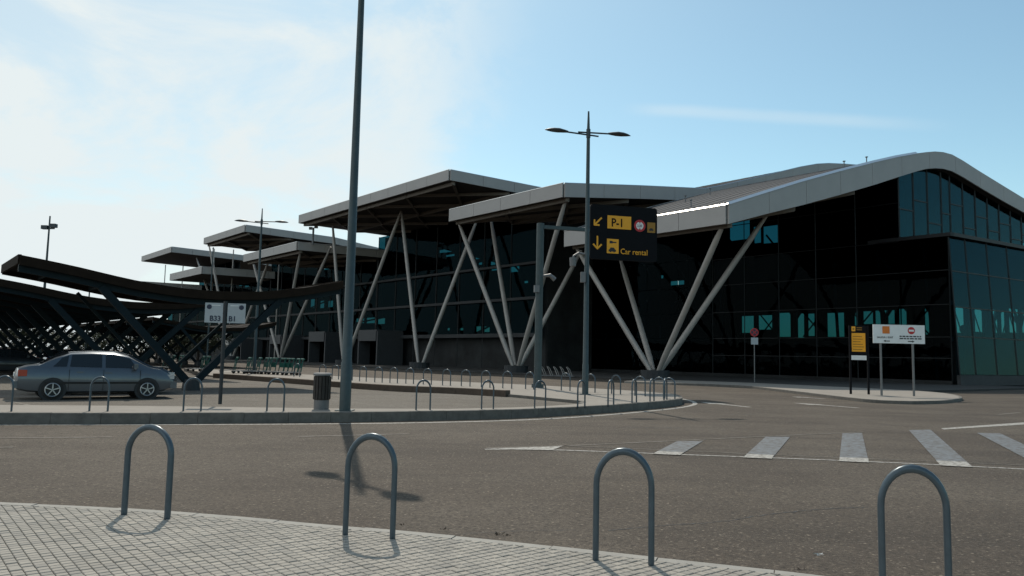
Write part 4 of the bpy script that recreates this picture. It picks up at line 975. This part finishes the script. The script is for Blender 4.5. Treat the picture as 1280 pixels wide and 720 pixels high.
for zf in (.60, .72):
    x = .51
    while x < .92:
        q = random.uniform(.03, .075); flat('text_bar', rect(fx(x), fx(min(.945, x + q)), fz(zf + .045), fz(zf - .02)), 'ink', p, -.04); x += q + .016
for fcx, sg in ((.26, -1), (.73, 1)):
    zc_ = fz(.88); xx = fx(fcx); mb = flat('arrow', [(xx - sg * .16, zc_ - .022), (xx + sg * .06, zc_ - .022), (xx + sg * .06, zc_ - .055), (xx + sg * .17, zc_), (xx + sg * .06, zc_ + .055), (xx + sg * .06, zc_ + .022), (xx - sg * .16, zc_ + .022)], 'ink', p, -.04)
NB = [G(1062, 492.4, ZI), G(1087.5, 493.2, ZI)]; mid = (NB[0] + NB[1]) / 2
t = thing('notice_board', 'narrow black notice board with a yellow panel on two black posts', 'sign', mid)
hb = abs(NB[1].x - NB[0].x) / 2; z1b = PV(1075, 407, mid, X0).z - ZI; z0b = PV(1075, 450, mid, X0).z - ZI
for sg in (-1, 1):
    mb = MB(); mb.box((sg * hb, 0, z1b / 2), (.09, .09, z1b)); mb.build('post', 'sign_black', t)
p = flat('board', rect(-hb + .05, hb - .05, z0b, z1b), 'sign_black', t, -.03, .05); wb, hb2 = 2 * hb - .1, z1b - z0b
bx_ = lambda f: -hb + .05 + f * wb
bz_ = lambda f: z1b - f * hb2
flat('yellow_mark', rect(bx_(.04), bx_(.28), bz_(.17), bz_(.03)), 'sign_yellow', p, -.04)
flat('yellow_mark', disc(bx_(.16), bz_(.10), .05), 'sign_amber', p, -.048)
flat('yellow_panel', rect(bx_(.04), bx_(.90), bz_(.76), bz_(.22)), 'sign_yellow', p, -.04)
for i in range(6):
    flat('text_bar', rect(bx_(.10), bx_(random.uniform(.55, .84)), bz_(.33 + i * .075), bz_(.31 + i * .075)), 'sign_amber', p, -.048)
for i in range(2): flat('text_bar', rect(bx_(.36), bx_(.7), bz_(.075 + i * .06), bz_(.055 + i * .06)), 'sign_amber', p, -.04)
flat('white_strip', rect(bx_(.0), bx_(.95), bz_(1.0), bz_(.87)), 'sign_white', p, -.04)
def stop_sign(px, py, ybase, diam, label, plate=True, z=ZI):
    P = G(px, ybase, z); t = thing('parking_sign', label, 'sign', P); zc_ = PV(px, py, P, X0).z - z
    mb = MB(); mb.tube([(0, .05, 0), (0, .05, zc_ + diam * .4)], .04, 8); mb.build('post', 'galv', t, True)
    r = diam / 2; p = flat('sign_disc', disc(0, zc_, r), 'sign_red', t, -.02, .03); flat('blue_field', disc(0, zc_, r * .78), 'ink_blue', p, -.028)
    for a in (45,) :
        u = Vector((math.cos(math.radians(a)), math.sin(math.radians(a)))); v = Vector((-u.y, u.x)) * r * .11; u = u * r * .8
        flat('red_bar', [tuple(Vector((0, zc_)) + q) for q in (-u - v, u - v, u + v, -u + v)], 'sign_red', p, -.036)
    flat('red_bar', [tuple(Vector((0, zc_)) + Vector(q) * r) for q in ((-.64, .5), (-.5, .64), (.64, -.5), (.5, -.64))], 'sign_red', p, -.044)
    if plate: flat('small_plate', rect(-r * .85, r * .85, zc_ - r * 2.9, zc_ - r * 1.25), 'sign_grey', t, -.02, .02)
    else: flat('small_plate', rect(-r * .75, r * .75, zc_ - r * 1.55, zc_ - r * 1.15), 'sign_grey', t, -.02, .02)
stop_sign(943.5, 415.5, 477.6, .66, 'round red sign above a small grey plate on one thin post')
stop_sign(1207, 411.5, 482, .80, 'round dark red sign on a post beside the green end wall', False, ZR)
# striped bollards by the end wall
for px, py in ((1252, 479.5), (1258.5, 480), (1274.5, 480.2), (1281, 480.5)):
    P = G(px, py, ZR); t = thing('striped_bollard', 'black bollard with two white bands near the green end wall', 'bollard', P, 0, 'striped bollards by the end wall')
    hB = 1.0; mb = MB(); mb.tube([(0, 0, 0), (0, 0, hB), (0, 0, hB + .06)], [.14, .14, .08], 12); mb.build('post', 'dark_metal', t, True)
    for z in (.62, .88):
        mb = MB(); mb.tube([(0, 0, z - .06), (0, 0, z + .06)], .152, 12); mb.build('white_band', 'white', t, True)
# ================================================================== CAR PARK SHADES
BASE = G(240, 488, ZL)
bt0, bc0 = BASE.dot(DD), BASE.dot(ND)
gb = lambda px, py: PV(px, py, BASE, ND)
prof_px = [(25, 320), (60, 327), (95, 334.5), (120, 340.5), (160, 350), (200, 357.5), (240, 363), (280, 365.6), (330, 365.5), (380, 360.5), (428, 352.5)]
SPR = []
for px, py in prof_px:
    P = gb(px, py); SPR.append(((P - BASE).dot(ND), P.z))
HW = min(abs(SPR[0][0]), abs(SPR[-1][0]))
zc0 = interp(SPR, 0); zL0, zR0 = SPR[0][1], SPR[-1][1]
def sprof(u): return interp(SPR, u)
UL = 4.6
def shade_unit(parent_loc, first=False):
    t = thing('car_shade', 'x', 'car port', parent_loc)
    n = 20; us = [SPR[0][0] + (SPR[-1][0] - SPR[0][0]) * i / n for i in range(n + 1)]
    z_ = [sprof(u) - parent_loc.z for u in us]
    def Q(u, v, z): return ND * u + DD * v + Vector((0, 0, z))
    r = MB(); th = .10
    for j, (v0, v1) in enumerate([(UL * k / 4 + .02, UL * (k + 1) / 4 - .02) for k in range(4)]):
        mb = MB(); m_ = n + 1
        mb.add([Q(u, v, z) for v in (v0, v1) for u, z in zip(us, z_)] + [Q(u, v, z - th) for v in (v0, v1) for u, z in zip(us, z_)],
               [(i, i + 1, m_ + i + 1, m_ + i) for i in range(n)] + [(2 * m_ + i, 3 * m_ + i, 3 * m_ + i + 1, 2 * m_ + i + 1) for i in range(n)] + [(i, 2 * m_ + i, 2 * m_ + i + 1, i + 1) for i in range(n)] + [(m_ + i, m_ + i + 1, 3 * m_ + i + 1, 3 * m_ + i) for i in range(n)] + [(0, m_, 3 * m_, 2 * m_), (n, 2 * m_ + n, 3 * m_ + n, m_ + n)])
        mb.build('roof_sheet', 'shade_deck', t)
    # edge trims: front and back curved beams, side fascias
    for v in (-.07, UL + .07):
        mb = MB()
        for i in range(n): mb.add([Q(us[k], v + dv_, z_[k] + dz) for k in (i, i + 1) for dv_ in (-.06, .06) for dz in (.03, -.30)], [(0, 1, 5, 4), (2, 6, 7, 3), (0, 4, 6, 2), (1, 3, 7, 5), (0, 2, 3, 1), (4, 5, 7, 6)])
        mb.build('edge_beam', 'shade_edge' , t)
        mb = MB()
        for i in range(n): mb.add([Q(us[k], v * .9 + (.25 if v < 1 else -.25) + dv_, z_[k] + dz) for k in (i, i + 1) for dv_ in (-.08, .08) for dz in (-.12, -.52)], [(0, 1, 5, 4), (2, 6, 7, 3), (0, 4, 6, 2), (1, 3, 7, 5), (0, 2, 3, 1), (4, 5, 7, 6)])
        mb.build('frame_beam', 'shade_steel', t) if v < 1 else None
    for u, z in ((us[0], z_[0]), (us[-1], z_[-1])):
        mb = MB(); mb.beam(Q(u, 0, z - .1), Q(u, UL, z - .1), .1, .32); mb.build('side_fascia', 'shade_edge', t)
    for i in range(2, n, 3):
        mb = MB(); mb.beam(Q(us[i], .1, z_[i] - .18), Q(us[i], UL - .1, z_[i] - .18), .08, .14); mb.build('purlin', 'shade_steel', t)
    for v in (0.16, UL - .18):
        for sg in (-1, 1):
            u = sg * 3.35; z = sprof(u) - parent_loc.z - .45
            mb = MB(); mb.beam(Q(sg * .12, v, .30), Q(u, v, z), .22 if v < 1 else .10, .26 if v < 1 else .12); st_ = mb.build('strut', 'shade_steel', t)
            if v > 1: st_['rear'] = 1
        mb = MB(); mb.tube([Q(0, v, -.02), Q(0, v, .42)], [.34, .30], 14); mb.build('footing', 'core_b', t)
    return t
su = shade_unit(Vector((BASE.x, BASE.y, ZL)))
su['label'] = 'curved car park shade on V struts right beside the bay signs'; su['group'] = 'car park shades'
for row, (du, starts) in enumerate(((0, [10.6 + 5.0 * k for k in range(0, 11)]), (16.5, [47 + 5.0 * k for k in range(0, 8)]))):
    for k, v in enumerate(starts):
        o = copy_tree(su); o.location = su.location + DD * v + ND * du
        for ch_ in [c for c in o.children if 'rear' in c]: bpy.data.objects.remove(ch_)
        o['label'] = ('curved car park shade directly behind the one beside the bay signs' if (row == 0 and k == 0) else 'dark car park shade, number %s in the row beginning at the bay signs' % ORD[k + 1] if row == 0 else 'dark car park shade in the terminal side row, %s from its open end' % ORD[k])
# ================================================================== CARS
CARCOL = {}
def make_car(name, label, P, rz, paint, group=None, L_=4.42, wagon=False):
    mat(paint[0], paint[1], 0.32, 0.55, 0.04, 2, 0, 40, 0.5, 0.6)
    t = thing(name, label, 'car', P, rz, group)
    # stations along x (front = +x): x, zlow, zbelt/hood, ztop, half width
    h = L_ / 2
    st = [(-h, .42, .70, .72, .62), (-h + .06, .30, .86, .90, .76), (-h + .30, .24, .93, .985, .81), (-h + .55, .22, .95, 1.01, .835), (-h + .95, .20, .95, 1.24 if not wagon else 1.40, .845), (-h + 1.35, .20, .94, 1.40, .85), (-.25, .20, .92, 1.435, .855), (.35, .20, .91, 1.425, .855), (.75, .20, .905, 1.33, .85), (1.15, .20, .90, 1.08, .845), (1.38, .21, .895, .955, .84), (1.70, .22, .84, .90, .825), (h - .30, .25, .76, .82, .79), (h - .08, .30, .66, .70, .70), (h, .40, .58, .60, .55)]
    rings = []
    for x, zl_, zb, ztp, hwid in st:
        cab = max(0.0, min(1.0, (ztp - zb - .08) / .42)); rw = hwid * (0.90 - 0.20 * cab)
        half = [(hwid * .80, zl_), (hwid * .96, zl_ + .05), (hwid, zl_ + (zb - zl_) * .45), (hwid * .985, zb - .06), (hwid * .94, zb), (rw + .02, zb + (ztp - zb) * .86), (rw * .86, ztp - (ztp - zb) * .03), (rw * .4, ztp + .012)]
        rings.append([(x, y, z) for y, z in half] + [(x, -y, z) for y, z in reversed(half)])
    m_ = len(rings[0]); mb = MB(); vs = [v for r in rings for v in r]
    fs = [(i * m_ + k, i * m_ + (k + 1) % m_, (i + 1) * m_ + (k + 1) % m_, (i + 1) * m_ + k) for i in range(len(rings) - 1) for k in range(m_)] + [tuple(range(m_)), tuple(range((len(rings) - 1) * m_, len(rings) * m_))[::-1]]
    mb.add(vs, fs); body = mb.build('body', paint[0], t, True)
    # side glass, slightly proud, following the flank
    def flank(x, f):
        for a, b in zip(st, st[1:]):
            if a[0] <= x <= b[0]:
                k = (x - a[0]) / (b[0] - a[0]); zb = a[2] + (b[2] - a[2]) * k; ztp = a[3] + (b[3] - a[3]) * k; hwid = a[4] + (b[4] - a[4]) * k; break
        cab = max(0.0, min(1.0, (ztp - zb - .08) / .42)); rw = hwid * (.90 - .20 * cab); y0, y1 = hwid * .94, rw + .02
        return y0 + (y1 - y0) * f, zb + (ztp - zb) * .86 * f
    rear0 = -h + (.78 if not wagon else .72)
    wins = [[(rear0 + .12, .12), (-h + 1.25, .10), (-h + 1.30, .94), (-h + 1.12, .90)], [(-h + 1.33, .10), (.02, .10), (.02, .95), (-h + 1.38, .95)], [(.12, .10), (1.02, .12), (.80, .93), (.12, .95)]]
    for s in (-1, 1):
        for wq in wins:
            pts = []
            for (xa, fa), (xb, fb) in zip(wq, wq[1:] + wq[:1]):
                for q in range(3):
                    x = xa + (xb - xa) * q / 3; f = fa + (fb - fa) * q / 3; y, z = flank(x, f); pts.append((x, s * (y + .012), z))
            mb = MB(); mb.add(pts, [tuple(range(len(pts)))]); mb.build('side_window', 'car_glass_solid', t)
        for x in (-h + 1.55, .15):
            y, z = flank(x, 0); mb = MB(); mb.box((x + .05, s * (y + .03), z - .12), (.18, .03, .035)); mb.build('door_handle', paint[0], t)
        for x in (-h + 1.32, .07, 1.08):
            mb = MB(); mb.box((x, s * .853, .58), (.012, .012, .62)); mb.build('door_seam', 'ink', t)
        mb = MB(); mb.box((.92, s * .93, 1.0), (.12, .2, .14)); mb.build('mirror', paint[0], t)
        mb = MB(); mb.box((-h + .16, s * .67, .78), (.22, .26, .18)); mb.build('tail_light', 'tail_red', t)
        mb = MB(); mb.box((h - .20, s * .60, .68), (.26, .28, .13)); mb.build('headlight', 'head_clear', t)
        mb = MB(); mb.box((.0, s * .862, .50), (2.9, .02, .06)); mb.build('rub_strip', 'rubber', t)
    # windscreens
    for xa, xb in ((-h + .60, -h + 1.30), (.80, 1.30)):
        def top(x):
            for a, b in zip(st, st[1:]):
                if a[0] <= x <= b[0]:
                    k = (x - a[0]) / (b[0] - a[0]); cabs = []
                    zz = a[3] + (b[3] - a[3]) * k; zb = a[2] + (b[2] - a[2]) * k; hh = a[4] + (b[4] - a[4]) * k; cab = max(0, min(1, (zz - zb - .08) / .42)); return zz + .028, hh * (.90 - .2 * cab) * .84
        xs = [xa + (xb - xa) * q / 4 for q in range(5)]; mb = MB(); vs = []
        for x in xs: z, hw = top(x); vs += [(x, -hw, z - .02), (x, 0, z + .004), (x, hw, z - .02)]
        mb.add(vs, [(3 * i + k, 3 * i + k + 1, 3 * i + k + 4, 3 * i + k + 3) for i in range(4) for k in range(2)]); mb.build('windscreen', 'car_glass_solid', t, True)
    for nm, x, z in (('bumper', -h + .05, .45), ('bumper', h - .08, .42)):
        mb = MB(); mb.box((x, 0, z), (.20, 1.46, .20)); mb.build(nm, paint[0], t)
    mb = MB(); mb.box((-h - .01, 0, .72), (.02, .52, .12)); mb.build('number_plate', 'white', t)
    for x in (-h + .92, h - .86):
        for s in (-1, 1):
            wt = bpy.data.objects.new('wheel', None); COL.objects.link(wt); wt.parent = t; wt.location = (x, s * .76, .30)
            mb = MB(); mb.tube([(0, -.105, 0), (0, -.09, 0), (0, .09, 0), (0, .105, 0)], [.275, .30, .30, .275], 24); mb.build('tyre', 'rubber', wt, True)
            mb = MB(); mb.tube([(0, s * .10, 0), (0, s * .112, 0)], .195, 20)
            rimo = mb.build('rim', 'ink', wt)
            mb = MB()
            for k in range(5):
                a = k * 2 * math.pi / 5 + .3; mb.beam((0, s * .118, 0), (math.cos(a) * .185, s * .118, math.sin(a) * .185), .075, .03)
            ring = [(math.cos(q * math.pi / 10) * .19, s * .116, math.sin(q * math.pi / 10) * .19) for q in range(21)]; mb.tube(ring, .016, 6, False); mb.build('spokes', 'alloy', wt)
            mb = MB(); mb.tube([(0, s * .02, 0), (0, s * .098, 0)], .355, 24); mb.build('wheel_arch', 'ink', wt)
    return t
mat('car_glass_solid', (0.012, 0.016, 0.02), 0.06, 0, 0.1, 2, 0, 40, 0.6)
mat('tail_red', (0.40, 0.045, 0.02), 0.25); mat('head_clear', (0.5, 0.52, 0.55), 0.15, 0.3); mat('alloy', (0.45, 0.46, 0.47), 0.35, 0.7)
ca_ = math.atan2(ND.y, ND.x)
Rw, Fw = G(78.5, 500, ZL), G(188.5, 498.6, ZL); mid = (Rw + Fw) / 2; cdir = (Fw - Rw).normalized()
C1 = mid + Vector((-cdir.y, cdir.x, 0)) * .8 - cdir * .24
make_car('parked_car', 'silver saloon car with tail towards the kerb hoops under the near shade', C1, math.atan2(cdir.y, cdir.x), ('paint_silver', (0.098, 0.115, 0.137)), 'cars parked under the shades', L_=4.3)
make_car('parked_car', 'dark car parked alongside the silver saloon behind it', C1 + DD * 2.75 + cdir * .7, ca_, ('paint_dark', (0.035, 0.04, 0.05)), 'cars parked under the shades', wagon=True)
for k, (v, u, pn, pc, lab) in enumerate(((22.6, .3, 'paint_grey', (.05, .053, .056), 'grey car parked in the middle of the row of shades'), (19.6, .2, 'paint_blue_car', (.03, .05, .11), 'dark blue car parked farthest beneath the row of shades'))):
    make_car('parked_car', lab, C1 + DD * (v + 8) + ND * u, ca_, (pn, pc), 'cars parked under the shades', wagon=bool(k % 2))
protos = [o for o in bpy.data.objects if o.name.startswith('parked_car') and o.parent is None]
for k, (v, u, q) in enumerate(((24.5, .3, 1), (36.2, .1, 2), (41, .3, 3), (25, 5.3, 2), (30.5, 5.2, 3), (36, 5.4, 1))):
    o = copy_tree(protos[q]); o.location = C1 + DD * v + ND * u; o['label'] = 'dark car deep in the shaded rows, %s among those behind the silver saloon' % ORD[k]
# ================================================================== TREES BEYOND THE CAR PARK
mat('leaf', (0.035, 0.045, 0.02), 0.7, 0, 0.4, 1.5); mat('bark', (0.06, 0.045, 0.035), 0.9, 0, 0.3, 6)
def make_tree():
    t = thing('tree', 'dark leafy tree beyond the car park shades', 'tree', (0, 0, 0), 0, 'trees beyond the car park')
    mb = MB(); mb.tube([(0, 0, -.1), (.05, 0, 1.2), (0, .05, 2.4)], [.2, .15, .10], 8)
    for k in range(6):
        a = k * 1.05; mb.tube([(0, .03, 1.5 + .12 * k), (math.cos(a) * .8, math.sin(a) * .8, 2.6 + .1 * k), (math.cos(a) * 1.5, math.sin(a) * 1.5, 3.2 + .15 * k)], [.08, .05, .02], 5)
    mb.build('trunk', 'bark', t, True); mb = MB(); cl_ = [Vector((random.gauss(0, 1.0), random.gauss(0, 1.0), random.uniform(1.7, 4.2))) for _ in range(26)]
    for c in cl_:
        for _ in range(60):
            p = c + Vector((random.gauss(0, .36), random.gauss(0, .36), random.gauss(0, .28))); u = Vector((random.gauss(0, 1), random.gauss(0, 1), random.gauss(0, 1))).normalized(); v = u.orthogonal().normalized(); k = random.uniform(.09, .17)
            mb.add([p - u * k, p + v * k * .6, p + u * k, p - v * k * .6], [(0, 1, 2, 3)])
    mb.build('crown', 'leaf', t); return t
tree0 = make_tree()
for k in range(17):
    o = tree0 if k == 0 else copy_tree(tree0); P = PV(-10 + k * 17 + random.uniform(-5, 5), 440, Vector((0, 118 + random.uniform(-6, 6), 0)), X0); o.location = (P.x, P.y, ZR); o.rotation_euler = (0, 0, random.uniform(0, 6.28)); q = random.uniform(.85, 1.15); o.scale = (q * 1.25, q * 1.25, q)
# ================================================================== LUGGAGE TROLLEYS, RACK, BITS
def trolley():
    t = thing('luggage_trolley', 'green handled luggage trolley in the line by the far pavement', 'trolley', (0, 0, 0), 0, 'green luggage trolleys')
    mb = MB(); mb.beam((-.45, -.28, .22), (.5, -.2, .16), .04, .04); mb.beam((-.45, .28, .22), (.5, .2, .16), .04, .04); mb.beam((.5, -.22, .16), (.5, .22, .16), .04, .05); mb.box((0, 0, .2), (.9, .44, .02)); mb.build('platform', 'galv', t)
    mb = MB(); mb.tube([(-.45, -.28, .2), (-.55, -.28, .95), (-.6, -.26, 1.02), (-.6, .26, 1.02), (-.55, .28, .95), (-.45, .28, .2)], .03, 6); mb.build('frame', 'trolley_green', t, True)
    mb = MB(); mb.tube([(-.62, -.3, 1.03), (-.62, .3, 1.03)], .055, 8); mb.build('handle', 'trolley_green', t, True)
    mb = MB(); mb.box((-.5, 0, .62), (.03, .5, .32)); mb.build('panel', 'trolley_green', t)
    for x, y in ((-.4, -.28), (-.4, .28), (.42, 0)):
        mb = MB(); mb.tube([(x, y - .03, .08), (x, y + .03, .08)], .08, 10); mb.build('wheel', 'rubber', t, True)
    return t
tr = trolley()
tx = [(284, 466), (300, 467), (306, 466.4), (313, 467.4), (322, 467.6), (326, 467.2), (333, 467.8), (343, 468.2), (349, 468.4), (354, 468.6), (361, 469), (365.5, 469.2), (243, 464), (249, 464.3), (216, 462.5), (206, 462), (198, 461.5)]
tx.sort(reverse=True)
for k, (x, y) in enumerate(tx):
    o = tr if k == 0 else copy_tree(tr); P = G(x, y, ZP); o.location = (P.x, P.y, ZP); o.rotation_euler = (0, 0, ca_ + math.pi + random.gauss(0, .15))
    o['label'] = 'green handled luggage trolley, %s in the line from the litter bin end' % ORD[k]
# bicycle rack of leaning loops
BR = G(694, 468.5, .14); t = thing('bicycle_rack', 'rack of leaning steel loops on the shaded forecourt', 'rack', (BR.x, BR.y, .02), math.atan2(DD.y, DD.x) + .5)
for k in range(6):
    x = -1.5 + k * .6; mb = MB(); mb.tube([(x, -.25, 0), (x + .25, -.25, .6), (x + .42, -.15, .82), (x + .42, .15, .82), (x + .25, .25, .6), (x, .25, 0)], .03, 8); mb.build('loop', 'column', t, True)
mb = MB(); mb.beam((-1.7, -.25, .03), (1.8, -.25, .03), .06, .06); mb.beam((-1.7, .25, .03), (1.8, .25, .03), .06, .06); mb.build('rail', 'galv', t)
# crushed bit of litter on the road
P = G(1027, 694.5, ZR); mb = MB()
for i in range(8):
    a0 = random.uniform(-.06, .06); mb.add([(P.x + a0 + random.uniform(-.03, .03), P.y + random.uniform(-.012, .012), ZR + random.uniform(.003, .025)) for _ in range(3)], [(0, 1, 2)])
tag(mb.build('litter_scrap', 'white'), 'small pale scrap of litter lying on the dark road', 'litter')
# weeds and grit along the near kerb
def weed(px, py, n, hgt, label):
    P = G(px, py, ZR); mb = MB()
    for i in range(n):
        a = random.uniform(0, 6.28); r = random.uniform(0, .06); b = Vector((P.x + math.cos(a) * r, P.y + math.sin(a) * r * .5, ZR)); d = Vector((random.gauss(0, .4), random.gauss(0, .4), 1)).normalized() * hgt * random.uniform(.4, 1.0); s = Vector((-math.sin(a), math.cos(a), 0)) * .006
        mb.add([b - s, b + s, b + d * .6 + s * .7 + Vector((0, 0, .0)), b + d + Vector((d.x, d.y, -.02)) * .4], [(0, 1, 2, 3)])
    tag(mb.build('weed_tuft', 'weed'), label, 'weed', 'weeds along the near kerb')
for px, py, n, hgt in ((502, 656, 6, .035), (556, 661.5, 9, .03), (621, 668.5, 10, .05), (636, 669.8, 7, .03), (999, 712, 5, .05)):
    weed(px, py, n, hgt, 'dry weed tuft sprouting in the gutter of the tiled pavement')
gm = MB()
for i in range(900):
    k = random.uniform(0, acc[-1]); e = at_len(edge, acc, k); n0 = offset([at_len(edge, acc, k - .1), e, at_len(edge, acc, k + .1)], 1.0)[1] - e
    P = e + n0 * abs(random.gauss(0, .16)) + n0 * .01; r = random.uniform(.003, .009); gm.add([(P.x - r, P.y - r, ZR), (P.x + r, P.y - r * .6, ZR), (P.x, P.y + r, ZR), (P.x, P.y, ZR + r * 1.4)], [(0, 1, 3), (1, 2, 3), (2, 0, 3)])
o = gm.build('gutter_grit', 'kerb_dark'); o['kind'] = 'stuff'; o['label'] = 'loose grit gathered in the gutter of the tiled pavement'; o['category'] = 'grit'
bpy.context.view_layer.update()
